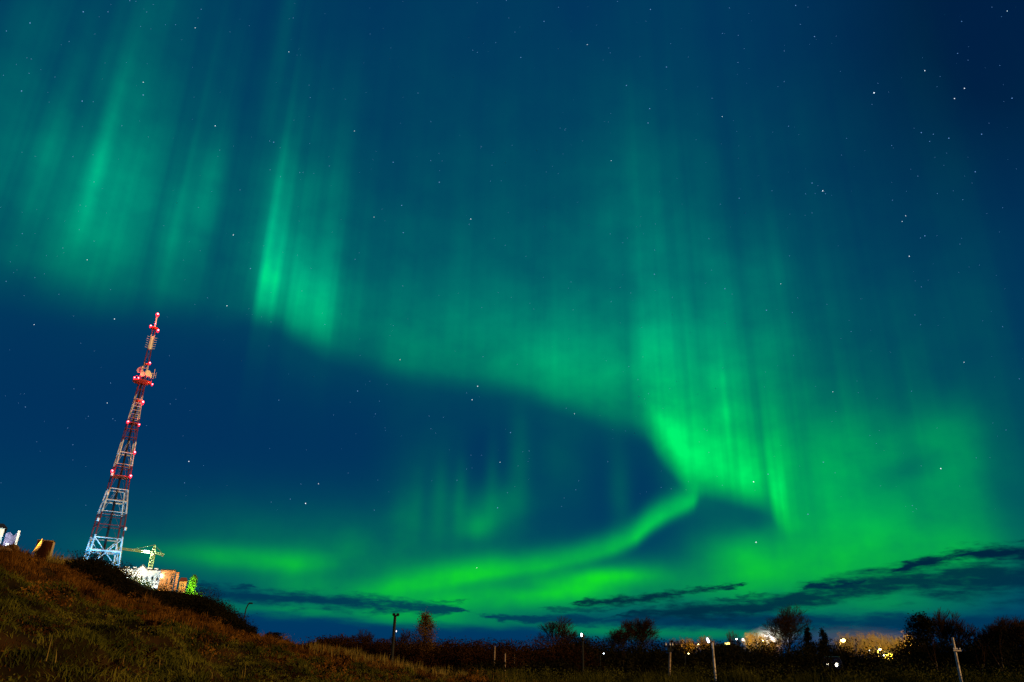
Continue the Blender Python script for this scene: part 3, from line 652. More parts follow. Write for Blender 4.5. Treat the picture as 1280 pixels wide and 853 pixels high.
for px, top, D, lab in [(618.5, 808, 64, 'leftmost and tallest of the three bare posts'), (631.5, 817, 64, 'middle one of the three bare posts'), (643, 818, 74, 'rightmost and faintest of the three bare posts')]:
    mast(px, top, D, lab, 'post', 'post', .06, m_wood, b_post, group='three bare posts in the brush')
# sagging cable between the two right poles
p0 = at(892, 806, 58); p1 = at(1192, 806, 54); m = MB(); last = None
for k in range(41):
    t = k / 40; p = p0.lerp(p1, t); p.z -= 1.75 * 4 * t * (1 - t)
    if last is not None: m.tube(last, p, .011, n=5)
    last = p
tag(m.build('cable', m_black), 'thin black cable sagging between the two pale right-hand poles', 'cable')

# ------------------------------------------------------------------ lattice tower
TD = 250.0
tb = at(123.5, 715, TD); tb.z = gz(tb.x, tb.y)
tang = math.atan2(tb.x, tb.y)
tower = empty('lattice_tower', tb, -tang + math.radians(9)); tag(tower, 'tall red and white lattice radio tower with red beacons on the hill', 'radio tower')
def zrow(py):      # height above the tower's base for an image row along the tower's axis
    lo, hi = 0.0, 160.0
    for _ in range(40):
        mid = (lo + hi) / 2; d = RM.T @ np.array([tb.x, tb.y, tb.z + mid - EYE]); yy = CY + F * d[1] / d[2] * 1.0
        yy = CY - F * d[1] / -d[2]
        if yy > py: lo = mid
        else: hi = mid
    return lo
# width in metres at a row (pixel width of the tower / distance)
def dist3(py): return math.sqrt(TD ** 2 + (tb.z + zrow(py) - EYE) ** 2)
WT = [(716, 34), (711, 33), (674, 28.5), (643, 25.5), (613, 19), (583, 16.5), (553, 13.5), (530, 11), (497, 7.2), (478, 6.2), (462, 5.0), (437, 4.0), (420, 3.4), (408, 2.4)]
def wrow(py):
    y_ = [w[0] for w in WT][::-1]; v = [w[1] for w in WT][::-1]; return float(np.interp(py, y_, v)) * .93 / F * dist3(py)
m_t = bpy.data.materials.new('red_white_paint'); m_t.use_nodes = True; _t = m_t.node_tree; _b = _t.nodes['Principled BSDF']; _b.inputs['Roughness'].default_value = .5
_tc = _t.nodes.new('ShaderNodeTexCoord'); _sp = _t.nodes.new('ShaderNodeSeparateXYZ'); _rp = _t.nodes.new('ShaderNodeValToRGB'); _ml = _t.nodes.new('ShaderNodeMath'); _ml.operation = 'DIVIDE'; _ml.inputs[1].default_value = 140
_t.links.new(_tc.outputs['Object'], _sp.inputs[0]); _t.links.new(_sp.outputs[2], _ml.inputs[0]); _t.links.new(_ml.outputs[0], _rp.inputs[0]); _t.links.new(_rp.outputs[0], _b.inputs['Base Color'])
_rp.color_ramp.interpolation = 'CONSTANT'; WHT = (.72, .74, .74, 1); RED = (.15, .006, .007, 1)
bands = [(0, WHT), (zrow(673), RED), (zrow(644), WHT), (zrow(613), RED), (zrow(585), WHT), (zrow(553), RED), (zrow(526), WHT), (zrow(497), RED), (zrow(474), WHT), (zrow(455), RED), (zrow(437), WHT), (zrow(420), RED), (zrow(407), WHT)]
for i, (z_, c_) in enumerate(bands):
    e = _rp.color_ramp.elements[0] if i == 0 else _rp.color_ramp.elements.new(z_ / 140)
    e.position = z_ / 140; e.color = c_
_rp.color_ramp.elements[-1].position = bands[-1][0] / 140
# remove the surplus default stop
for e in list(_rp.color_ramp.elements):
    if e.position > bands[-1][0] / 140 + .001: _rp.color_ramp.elements.remove(e)
_n = _t.nodes.new('ShaderNodeTexNoise'); _n.inputs['Scale'].default_value = .35; _n.inputs['Detail'].default_value = 6; _t.links.new(_tc.outputs['Object'], _n.inputs['Vector'])
_mx = _t.nodes.new('ShaderNodeMix'); _mx.data_type = 'RGBA'; _mr = _t.nodes.new('ShaderNodeMapRange'); _mr.inputs[1].default_value = .42; _mr.inputs[2].default_value = .68; _mr.inputs[4].default_value = .8
_t.links.new(_n.outputs[0], _mr.inputs[0]); _t.links.new(_mr.outputs[0], _mx.inputs[0]); _t.links.new(_rp.outputs[0], _mx.inputs[6]); _mx.inputs[7].default_value = (.06, .035, .03, 1); _t.links.new(_mx.outputs[2], _b.inputs['Base Color'])
rows = [716, 674, 643, 613, 583, 553, 530, 497, 478, 462, 437, 420, 410]
def cor(py, i):
    w = wrow(py) / 2; sx, sy = ((-1, -1), (1, -1), (1, 1), (-1, 1))[i]; return Vector((sx * w, sy * w, zrow(py)))
for i in range(4):
    m = MB()
    for a, b_ in zip(rows[:-1], rows[1:]):
        r = .21 if a > 640 else .17 if a > 560 else .12 if a > 480 else .085
        m.tube(cor(a, i), cor(b_, i), r, r * .95, 6)
    m.build('leg', m_t, tower)
def ring(py, r, name='ring_frame'):
    m = MB()
    for i in range(4): m.tube(cor(py, i), cor(py, (i + 1) % 4), r * .68, n=6)
    return m.build(name, m_t, tower)
for py, r in [(690, .5), (706, .3), (674, .22), (658, .2), (645, .14), (641.5, .14), (627.5, .30), (613, .22), (597, .2), (585, .14), (582, .14), (567.5, .26), (548, .16), (538, .18), (530, .22), (524, .12), (519, .1), (514, .1), (509, .1), (505, .12), (500, .14), (488, .12)]: ring(py, r)
# big X braces in the blue-lit foot, one per face
for i in range(4):
    j = (i + 1) % 4; m = MB()
    for a, b_ in ((cor(714, i), cor(674, j)), (cor(714, j), cor(674, i))): m.tube(a, b_, .11, n=6)
    m.build('cross_brace', m_t, tower)
for a, b_ in ((674, 643), (643, 613), (613, 583), (583, 553), (553, 530)):
    m = MB()
    for i in range(4):
        j = (i + 1) % 4; mid = (a + b_) / 2; c = (cor(b_, i) + cor(b_, j)) / 2; m.tube(cor(a, i), c, .028, n=4); m.tube(cor(a, j), c, .028, n=4)
    m.build('thin_brace', m_t, tower)
m = MB()
for k_ in range(len(rows) - 7 + 1):
    pass
for a, b_ in ((530, 513), (513, 497), (497, 478), (478, 462), (462, 450), (450, 437), (437, 428), (428, 420)):
    for i in range(4):
        j = (i + 1) % 4; m.tube(cor(a, i), cor(b_, j), .035, n=4)
m.build('upper_lattice', m_t, tower)
m_duct = mat('dark_duct', (.012, .010, .012), .8)
m = MB(); m.tube((0, 0, 0), (0, 0, zrow(470)), .34, .26, 8); m.build('cable_duct', m_duct, tower)
H470, H478 = zrow(470), zrow(478.5)
m_plat = mat('red_platform', (.55, .06, .02), .5)
m = MB(); m.lathe([(1.0, -.5), (2.5, -.1), (2.8, .1), (2.7, .3), (.8, .4)], (0, 0, H478), n=16); pf = m.build('platform', m_plat, tower)
m = MB()
for k_ in range(12):
    a = k_ * math.pi / 6; m.tube((2.7 * math.cos(a), 2.7 * math.sin(a), H478 + .3), (2.7 * math.cos(a), 2.7 * math.sin(a), H478 + 1.3), .03, n=4); a2 = a + math.pi / 6
    m.tube((2.7 * math.cos(a), 2.7 * math.sin(a), H478 + 1.3), (2.7 * math.cos(a2), 2.7 * math.sin(a2), H478 + 1.3), .03, n=4)
m.build('railing', m_plat, pf)
for py, rr_ in ((411, 1.3), (530, 1.9), (597, 2.9), (502, 1.2), (456, .8)):
    z_ = zrow(py); MB().lathe([(rr_ * .5, -.2), (rr_ * (1 if py != 597 else .9), 0), (rr_ * .96, .2), (rr_ * .3, .25)], (0, 0, z_), n=12).build('platform', m_plat if py != 530 else m_t, tower)
m_dish = mat('dish_white', (.8, .78, .72), .5)
for (dx_, dy_, py, r_, yaw) in [(-1.5, -.8, 465, 1.0, -55), (.8, -1.2, 467.5, 1.05, 25), (1.9, -.3, 468.5, .8, 60), (-.5, -1.3, 470, .75, -15), (-1.1, -.5, 460.8, .45, -60)]:
    ax = (math.sin(math.radians(yaw)), -math.cos(math.radians(yaw)), 0); z_ = zrow(py)
    m = MB(); m.lathe([(.2, -.5), (r_ * .55, -.35), (r_ * .9, 0), (r_, .25), (r_ * .96, .26), (r_ * .5, .02), (.08, -.1)], (dx_, dy_, z_), ax, n=20); m.tube((0, 0, z_), (dx_, dy_, z_), .07); m.build('dish', m_dish, tower, True)
z1_, z2_ = zrow(437), zrow(421)
m = MB(); m.tube((0, 0, z1_), (0, 0, z2_), .5, .45, 8); m.build('antenna_panel', m_dish, tower)
for k_ in range(6):
    z_ = z1_ + (z2_ - z1_) * (k_ + .5) / 6
    for s_ in (-1, 1): MB().tube((s_ * .4, 0, z_), (s_ * 1.5, 0, z_ + .2), .06, n=5).build('dipole_antenna', m_dish, tower)
m = MB(); m.tube((2.9, 0, zrow(471)), (2.9, 0, zrow(459)), .07, n=5); m.tube((.6, 0, zrow(465)), (2.9, 0, zrow(465)), .08, n=5); m.tube((3.5, 0, zrow(470)), (3.5, 0, zrow(463)), .05, n=5); m.tube((2.9, 0, zrow(467)), (3.5, 0, zrow(467)), .05, n=5); m.build('whip_antenna', m_dish, tower)
m = MB(); m.tube((0, 0, zrow(410)), (0, 0, zrow(395)), .28, .18, 8); m.build('top_mast', m_dish, tower)
# red beacons
m_bea = emis('beacon_glass', (1.0, .02, .05), 1.6); m_core = emis('beacon_lamp', (1.0, .30, .38), 6)
def beacon(dx_, dy_, z_, r, W=700):
    r *= .66; W *= .22
    b_ = MB().tube((dx_, dy_, z_ - r * 1.6), (dx_, dy_, z_ - r * .8), r * .6).lathe([(r * .85, -r * .8), (r, -.2 * r), (r * .85, .5 * r), (r * .4, .95 * r), (.02, r)], (dx_, dy_, z_), n=14).build('beacon', m_bea, tower, True)
    MB().ball((dx_ * 1.0, dy_ - r * .75, z_ + r * .1), r * .52).build('beacon_lamp', m_core, b_, True)
    if W: point((dx_ * 1.05, dy_ - r * 2.2, z_), W, (1, .05, .08), r, tower)
beacon(0, 0, zrow(393.3), .85, 1500)
for dx_, py, r_ in ((-1.3, 409.8, .6), (1.1, 413, .65), (-.1, 406, .3)): beacon(dx_, -.6, zrow(py), r_, 1500)
beacon(.8, -1.0, zrow(454.5), .55, 900)
for dx_, py in ((-2.6, 476), (2.8, 479.5), (-1.5, 475.5)): beacon(dx_, -1.2, zrow(py), .48, 1600)
beacon(1.3, -1.1, zrow(503), .75, 1200)
for s_, r_ in ((-1, .62), (1, .5)): beacon(s_ * wrow(530) * .56, -wrow(530) / 2, zrow(530.5 + s_ * .6), r_, 1000)
beacon(wrow(566) * .52, -wrow(566) / 2 - .3, zrow(566), .6, 900)
for s_, dz_ in ((-1, 592.5), (1, 595.5)): beacon(s_ * wrow(594) * .5 - (.7 if s_ < 0 else 0), -wrow(594) / 2 - .3, zrow(dz_), .62, 1500)
# two small cabinets on the legs and the cyan floodlights at its foot
for dx_, py in ((-wrow(653) * .56, 653), (wrow(662) * .55, 661), (-wrow(620) * .53, 620), (-wrow(596) * .6, 596)): MB().lathe([(.15, -.5), (.35, -.35), (.38, .3), (.15, .5)], (dx_, -wrow(py) / 2, zrow(py)), n=10).build('equipment_drum', m_dish, tower)
fb = tb + Vector((-3, -22, 0)); fb.z = gz(fb.x, fb.y)
def floodlight(base, label, W, col, glow, h=1.2):
    root = empty('floodlight', base); tag(root, label, 'floodlight'); MB().tube((0, 0, 0), (0, 0, h), .06).box((0, 0, .05), (.5, .5, .1)).build('stand', m_black, root)
    hd = MB().box((0, 0, h + .2), (.6, .3, .4)).build('housing', m_black, root); MB().box((0, .16, h + .2), (.5, .03, .3)).build('lamp_glass', glow, hd)
    point((0, .9, h + .4), W, col, .2, root); return root
m_cy = emis('cyan_lamp_glass', (.35, .8, 1), 10)
floodlight(Vector((tb.x - 4, tb.y - 13, gz(tb.x - 4, tb.y - 13))), 'cyan floodlight at the left of the tower foot', 9500, (.05, .48, 1.0), m_cy)
floodlight(Vector((tb.x + 8, tb.y - 12, gz(tb.x + 8, tb.y - 12))), 'cyan floodlight at the right of the tower foot', 9500, (.05, .50, 1.0), m_cy)

def spot(loc, target, W, col, deg):
    l = bpy.data.lights.new('spot', 'SPOT'); l.energy = W; l.color = col; l.spot_size = math.radians(deg); l.spot_blend = .5; l.shadow_soft_size = .3
    o = bpy.data.objects.new('spot', l); COL.objects.link(o); o.location = loc; o.rotation_euler = (Vector(target) - Vector(loc)).to_track_quat('-Z', 'Y').to_euler()
spot((tb.x - 14, tb.y - 22, tb.z + 1.5), (tb.x, tb.y, tb.z + zrow(500)), 38000, (.72, .90, 1.0), 40)
# ------------------------------------------------------------------ crane
CD = 340.0
cb = at(186.6, 716, CD); cb.z -= 4; ct = at(192.2, 690, CD); jl = at(147, 685.5, CD - 12); cr_ang = math.atan2(cb.x, cb.y)
crane = empty('tower_crane', cb, -cr_ang); tag(crane, 'yellow-green tower crane with a bright floodlight behind the white building', 'crane')
m_cr = mat('crane_yellow', (.50, .55, .22), .5); Hm = ct.z - cb.z; s_ = .75
def truss(m, A, B, w0, w1, n, r=.11, updir=Vector((0, 0, 1))):
    A = Vector(A); B = Vector(B); d = (B - A).normalized(); side = d.cross(updir).normalized(); u = side.cross(d); prev = None
    for k in range(n + 1):
        t = k / n; c = A.lerp(B, t); w = w0 + (w1 - w0) * t; Q = [c + side * (sx * w) + u * (sy * w) for sx, sy in ((-1, -1), (1, -1), (1, 1), (-1, 1))]
        if prev:
            for i in range(4): m.tube(prev[i], Q[i], r, n=4); m.tube(prev[i], Q[(i + 1) % 4], r * .6, n=4)
        for i in range(4): m.tube(Q[i], Q[(i + 1) % 4], r * .6, n=4)
        prev = Q
    return m
truss(MB(), (0, 0, 0), (0, 0, Hm), .75, .75, 9, .11, Vector((0, 1, 0))).build('mast', m_cr, crane)
Ht = H_ap = zc(194.2, 681.5, CD) - cb.z
truss(MB(), (0, 0, Hm), (0, 0, Ht), .7, .1, 3, .11, Vector((0, 1, 0))).build('apex', m_cr, crane)
jloc = Matrix.Rotation(cr_ang, 4, 'Z') @ (jl - cb)
kx = jloc.x
truss(MB(), (-.9, 0, Hm - .3), (jloc.x, jloc.y, jloc.z), .42, .28, 16, .07).build('jib', m_cr, crane)
truss(MB(), (.9, 0, Hm - .4), (4.0, .5, Hm - .9), .35, .35, 3, .07).build('counter_jib', m_cr, crane)
MB().box((3.6, .5, Hm - 1.3), (.6, .6, .6)).build('counterweight', m_steel, crane)
MB().box((-.2, -1.1, Hm - 1.4), (.8, .8, 1.1), taper=.9).build('cab', m_cr, crane)
MB().tube((0, 0, Ht), (jloc.x * .55, jloc.y * .55, (Hm + jloc.z) / 2 + .3), .05, n=4).tube((0, 0, Ht), (3.8, .5, Hm - .8), .05, n=4).build('tie_rod', m_cr, crane)
m_cfl = emis('crane_lamp_glass', (.55, .9, 1.0), 30)
fl = MB().box((-2.6, -1.0, Hm - .3), (1.9, .4, .5), taper=.8).build('floodlight', m_steel, crane)
MB().lathe([(.2, -.25), (.5, -.1), (.5, .1), (.3, .25)], (-3.1, -1.35, Hm - .25), (0, -1, 0), n=14).lathe([(.2, -.25), (.5, -.1), (.5, .1), (.3, .25)], (-2.0, -1.35, Hm - .3), (0, -1, 0), n=14).build('lamp_glass', m_cfl, fl, True)
point((-2.6, -2.6, Hm - .4), 3500, (.6, .95, .85), .4, crane)
point((-2, -3.5, Hm * .6), 900, (.8, 1, .45), .5, crane)

# ------------------------------------------------------------------ buildings on the hill
m_wall_w = mat('white_render', (.62, .64, .62), .8, col2=(.82, .82, .80), scale=.7, detail=5)
m_hole = mat('dark_opening', (.008, .009, .011), .95)
m_org = mat('orange_render', (.45, .24, .11), .85, col2=(.6, .36, .18), scale=.8)
m_roof_d = mat('dark_roof', (.02, .018, .02), .7); m_roof_r = mat('red_roof', (.30, .07, .03), .8, col2=(.2, .05, .02), scale=3)
def facade(root, x0, x1, z0, z1, y0, y1, wins, m_, name='wall', frame=None, parapet=None):
    """a wall block with real openings: front wall pieces around the windows, side and rear walls"""
    m = MB(); th = .35; xs = sorted(wins)
    edges = [x0]
    for (a, b_, c, d) in xs:
        m.box(((edges[-1] + a) / 2, y0 + th / 2, (z0 + z1) / 2), (a - edges[-1], th, z1 - z0)); 
        m.box(((a + b_) / 2, y0 + th / 2, (z0 + c) / 2), (b_ - a, th, c - z0)); m.box(((a + b_) / 2, y0 + th / 2, (d + z1) / 2), (b_ - a, th, z1 - d)); edges.append(b_)
    m.box(((edges[-1] + x1) / 2, y0 + th / 2, (z0 + z1) / 2), (x1 - edges[-1], th, z1 - z0))
    m.box((x0 + th / 2, (y0 + y1) / 2 + th / 2, (z0 + z1) / 2), (th, y1 - y0 - th, z1 - z0)); m.box((x1 - th / 2, (y0 + y1) / 2 + th / 2, (z0 + z1) / 2), (th, y1 - y0 - th, z1 - z0))
    m.box(((x0 + x1) / 2, y1, (z0 + z1) / 2), (x1 - x0, th, z1 - z0)); w = m.build(name, m_, root)
    for (a, b_, c, d) in xs:
        f = MB(); t = .12
        for q in ((((a + b_) / 2, c + t / 2), (b_ - a, t)), (((a + b_) / 2, d - t / 2), (b_ - a, t)), ((a + t / 2, (c + d) / 2), (t, d - c - 2 * t)), ((b_ - t / 2, (c + d) / 2), (t, d - c - 2 * t))):
            f.box((q[0][0], y0 + .2, q[0][1]), (q[1][0], .12, q[1][1]))
        fw = f.build('window', frame or m_steel, root); MB().box(((a + b_) / 2, y0 + .24, (c + d) / 2), (b_ - a - 2 * t, .03, d - c - 2 * t)).build('pane', m_hole, fw)
    return w
BD = 285.0
bl = at(144, 712, BD); brr = at(206, 715.5, BD); bb = (bl + brr) / 2; topz = bb.z + .9; bb.z = bb.z - 7.2
ang = math.atan2(brr.y - bl.y, brr.x - bl.x); bw = (Vector((brr.x, brr.y, 0)) - Vector((bl.x, bl.y, 0))).length
bld = empty('white_building', bb, ang); tag(bld, 'long floodlit white building with dark square windows beside the tower', 'building')
Z1 = 7.6; sc = bw / 62
def bx_(px): return (px - 175) * sc
wins = [(bx_(a), bx_(b_), 4.3, 5.7) for a, b_ in ((149.5, 152.5), (156.5, 158.8), (163.3, 166.3), (170, 172.5), (177.3, 179.6), (183.5, 186.3), (190.5, 193.3), (196.5, 199.5))]
low = [(a, b_, 1.3, 2.8) for a, b_, _, _ in wins]
facade(bld, bx_(144), bx_(206), 3.4, Z1, 0, 11, wins, m_wall_w)
facade(bld, bx_(144), bx_(206), 0, 3.398, 0.003, 11, low, m_wall_w, 'lower_wall')
MB().box((0, 5.5, Z1 + .15), (bw + .6, 11.8, .3)).build('roof', m_roof_d, bld)
gx = bx_(177)
MB().add([(gx - 1.7, -.6, Z1 - .3), (gx + 1.7, -.6, Z1 - .3), (gx, -.6, Z1 + 1.2), (gx - 1.7, .4, Z1 - .3), (gx + 1.7, .4, Z1 - .3), (gx, .4, Z1 + 1.2)], [(0, 1, 2), (5, 4, 3), (0, 3, 4, 1), (1, 4, 5, 2), (2, 5, 3, 0)]).build('gable', m_wall_w, bld)
MB().tube((gx - 2.1, -.7, Z1 - .4), (gx, -.7, Z1 + 1.6), .1).tube((gx + 2.1, -.7, Z1 - .4), (gx, -.7, Z1 + 1.6), .1).build('gable_trim', m_steel, bld)
for a, b_ in ((144, 149), (155, 161), (165.5, 170), (183, 189), (192, 197)):   # parapet blocks of the stepped roofline
    MB().box((bx_((a + b_) / 2), .25, Z1 + .5), ((b_ - a) * sc, .6, .5)).build('parapet', m_wall_w, bld)
for x_, W in ((bx_(150), 1100), (bx_(168), 1300), (bx_(188), 1200), (bx_(202), 700)): point((x_, -7, 5.5), W, (.88, 1.0, .92), .4, bld)
def house(px0, px1, top, D, label, wallm, wins_px, depth=6, hgt=6.5, roof='flat', light=None, name='house', roofm=None):
    a = at(px0, top, D); b_ = at(px1, top, D); c = (a + b_) / 2; w = (b_ - a).length; t = (a.z + b_.z) / 2; root = empty(name, (c.x, c.y, t - hgt), math.atan2(b_.y - a.y, b_.x - a.x)); tag(root, label, 'house' if name == 'house' else 'building')
    k = w / (px1 - px0); W_ = [((p - (px0 + px1) / 2) * k, (q - (px0 + px1) / 2) * k, hgt + z0, hgt + z1) for p, q, z0, z1 in wins_px]
    facade(root, -w / 2, w / 2, 0, hgt, 0, depth, W_, wallm)
    if roof == 'flat': MB().box((0, depth / 2, hgt + .12), (w + .3, depth + .5, .24)).build('roof', roofm or m_roof_d, root)
    else:
        r_ = roof; MB().add([(-w / 2 - .3, -.4, hgt), (w / 2 + .3, -.4, hgt), (w / 2 + .3, depth + .4, hgt), (-w / 2 - .3, depth + .4, hgt), (-w / 2 + .2, depth / 2, hgt + r_), (w / 2 - .2, depth / 2, hgt + r_)], [(3, 2, 1, 0), (0, 1, 5, 4), (2, 3, 4, 5), (1, 2, 5), (3, 0, 4)]).build('roof', roofm or m_roof_r, root)
    for (lx, ly, lz, W, cc) in (light or []): point((lx, ly, lz), W, cc, .3, root)
    return root
house(201.8, 220, 713, 278, 'plain flat-roofed orange-lit building right of the white one', m_org, [(210.5, 212, -4.2, -2.6), (216, 218.5, -4.2, -2.4)], light=[(-2, -7, 5, 800, (1, .6, .25)), (2.5, -6, 3, 300, (1, .5, .2))], name='building')
house(221, 224.2, 716, 276, 'narrow orange-lit annex right of the orange building', m_org, [(222.0, 223.0, -3.6, -2.6)], depth=4, light=[(.5, -4, 5, 500, (1, .45, .15))])
house(224.5, 233.5, 727, 262, 'small orange house with a red pitched roof', m_org, [(227, 228.3, -1.7, -.6), (229.8, 231, -1.7, -.6)], depth=5, hgt=4.5, roof=1.3, light=[(1.5, -3.5, 3.2, 800, (1, .72, .15))])
# the tree lit green and the small lamps on the slope
m_green_leaf = mat('green_leaves', (.06, .12, .02), .8, col2=(.12, .22, .04), scale=1)
p = at(238.5, 745, 240); p.z = gz(p.x, p.y)
tp = zc(239.5, 720, 240); p.z = min(p.z, tp - 5.5)
cone_tree('poplar_tree', p, tp - p.z, 3.6, 'slim tree lit vivid green at the edge of the hill', m_green_leaf, nleaf=6000, leaf=.17, z0=.05, shape=.55, seed=4)
point((p.x + .5, p.y - 4.0, tp - 3.0), 3800, (.42, 1.0, .05), .3)
q_ = at(246, 741, 238); shrub('bush', Vector((q_.x, q_.y, q_.z - 3.4)), 3.2, 3.2, 'low bush glowing dim green right of the slim green tree', m_green_leaf, n=1500, leaf=.18)
q_ = at(172, 727, 262); shrub('bush', Vector((q_.x, q_.y, q_.z - 2.6)), 4.5, 3.4, 'yellow-lit shrub against the white building wall', m_green_leaf, n=1500, leaf=.2); point((q_.x, q_.y - 4, q_.z + .8), 300, (1, .95, .2), .3)
q_ = at(284, 775, 190); point((q_.x, q_.y - 3, q_.z + 1.2), 700, (1, .5, .08), .3)
shrub('bush', Vector((q_.x, q_.y, q_.z - 3)), 4.6, 3.6, 'orange-lit shrub on the hill edge left of the curved lamp post', m_lit_leaf, n=1600, leaf=.16)
def small_lamp(px, py, D, label, glow, r):
    t = at(px, py, D); z = min(gz(t.x, t.y), t.z - 1.0); root = empty('yard_lamp', (t.x, t.y, z)); tag(root, label, 'lamp'); H = t.z - z
    MB().lathe([(.09, 0), (.05, .2), (.04, H - r)], n=8).build('pole', m_black, root); MB().lathe([(r * 1.2, H + r * .8), (r * 1.3, H + r), (.02, H + r * 1.5)], n=12).build('shade', m_black, root); MB().ball((0, -r * .3, H), r, sq=1.1).build('lamp_glass', glow, root, True)
small_lamp(195, 733.5, 112, 'small bluish white lamp in the dark brush below the building', m_glow_w, .13)
small_lamp(174.5, 738.5, 100, 'dim reddish lamp in the dark brush, lower left of the bluish one', emis('dim_red_glass', (1, .35, .25), .8), .11)

# ------------------------------------------------------------------ left edge of the ridge
o = house(-30, 6.5, 659, 118, 'floodlit white house with a dark roof cut by the left edge', m_wall_w, [(-12, -7, -2.0, -1.0)], depth=6, hgt=5.5, roof=.9, roofm=m_roof_d, light=[(.5, -4, 4.2, 700, (.85, 1, .95))])
m_violet = mat('lilac_render', (.05, .05, .13), .8, col2=(.2, .19, .34), scale=2.2, detail=6)
a = at(7.3, 668, 116); b_ = at(23.5, 668, 116); w = (b_ - a).length; sh = empty('shed', ((a.x + b_.x) / 2, (a.y + b_.y) / 2, a.z - 3), math.atan2(b_.y - a.y, b_.x - a.x)); tag(sh, 'low lilac-grey shed with a pointed right end beside the white house', 'shed')
MB().add([(-w / 2, 0, 0), (w / 2, 0, 0), (w / 2, 0, 3.5), (w * .12, 0, 2.9), (-w * .2, 0, 3.3), (-w / 2, 0, 3.1), (-w / 2, 3, 0), (w / 2, 3, 0), (w / 2, 3, 3.5), (w * .12, 3, 2.9), (-w * .2, 3, 3.3), (-w / 2, 3, 3.1)],
         [(0, 1, 2, 3, 4, 5), (11, 10, 9, 8, 7, 6), (0, 6, 7, 1), (1, 7, 8, 2), (2, 8, 9, 3), (3, 9, 10, 4), (4, 10, 11, 5), (5, 11, 6, 0)]).build('wall', m_violet, sh)
MB().box((w / 2 - .04, -.12, 1.75), (.26, .2, 3.6)).build('corner_post', m_wall_w, sh); MB().box((-.25, -.06, 1.75), (.28, .08, .34)).build('window', emis('small_window', (.9, .9, 1), 1.0), sh)
point((0, -3, 2.5), 9, (.8, .85, 1), .2, sh)
m_box = mat('bare_concrete', (.38, .28, .18), .9, col2=(.5, .38, .26), scale=2.5, detail=5)
a = at(34.5, 690, 74); b_ = at(61, 692, 74); c = at(46, 690, 74)
zk = c.z - .15; hk = zc(46, 675, 74) - zk
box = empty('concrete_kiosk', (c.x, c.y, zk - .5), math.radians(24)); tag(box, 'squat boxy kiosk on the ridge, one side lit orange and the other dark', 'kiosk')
kx0 = 1.1
MB().box((.40, .8, (hk + .5) / 2), (1.15, 1.25, hk + .5)).build('wall', m_box, box); MB().box((.40, .15, (hk + .5) / 2), (1.14, .05, hk + .48)).build('shade_sheet', mat('painted_shade', (.012, .004, .003), .9), box)  # thin front sheet coloured near black, painting in the shade of that face
MB().box((.40, .8, hk + .53), (1.2, 1.3, .06)).build('roof', m_roof_d, box)
MB().box((-.21, .8, .9), (.06, .5, .9)).build('door', mat('brown_door', (.2, .11, .05), .7), box)
dd = at(46, 686.5, 72.5); dish = empty('leaning_disc', (dd.x, dd.y, dd.z - .5)); tag(dish, 'rounded orange-lit dish leaning on the concrete kiosk', 'dish')
MB().lathe([(.05, -.22), (.35, -.16), (.62, 0), (.64, .04), (.58, .03), (.3, -.1), (.04, -.14)], (0, 0, .75), (-.75, -.55, .35), n=24).build('bowl', m_box, dish, True); MB().tube((0, 0, 0), (.05, .05, .7), .05).build('stand', m_black, dish)
pl = at(20, 683, 70); point((pl.x + .6, pl.y + 1.5, pl.z + .9), 900, (1, .45, .04), .2)
pl = at(86, 690, 70); point((pl.x, pl.y + 2, pl.z + 1.6), 130, (1, .6, .22), .2)
# tufts along the crest by the kiosk and loose stones on the ridge
x, y = [], []
for _ in range(700):
    g_ = at(RNG.uniform(62, 118), 700, RNG.uniform(63, 72)); x.append(g_.x); y.append(g_.y)
blades('crest_grass', np.array(x), np.array(y), RNG.uniform(.5, 1.1, 700), .035, m_straw, 'pale lit grass fringe on the crest right of the kiosk', per=5, spread=.15, lean=.3)
m_stone = mat('stone', (.10, .06, .03), .9, col2=(.24, .15, .08), scale=3, detail=6)
def stone(px, D, r, label, sd):
    g_ = at(px, 700, D); z = gz(g_.x, g_.y); rg = np.random.default_rng(sd); import bmesh
    bm = bmesh.new(); bmesh.ops.create_icosphere(bm, subdivisions=2, radius=1)
    for v in bm.verts: v.co = v.co * (1 + rg.normal(0, .13)); v.co = Vector((v.co.x * r * 1.3, v.co.y * r, v.co.z * r * .75))
    me = bpy.data.meshes.new('rock'); bm.to_mesh(me); bm.free(); me.materials.append(m_stone); o_ = bpy.data.objects.new('rock', me); COL.objects.link(o_); o_.location = (g_.x, g_.y, z + r * .25); o_.rotation_euler = (0, 0, rg.uniform(0, 6)); tag(o_, label, 'rock')
stone(12, 50, .32, 'lit stone on the ridge under the lilac shed', 1); stone(19, 49, .24, 'smaller stone right of the one under the shed', 2); stone(28, 51, .30, 'stone on the ridge left of the kiosk', 3); stone(67, 52, .3, 'dark stone below the right side of the kiosk', 4); stone(3, 48, .3, 'stone at the left edge of the ridge', 5)

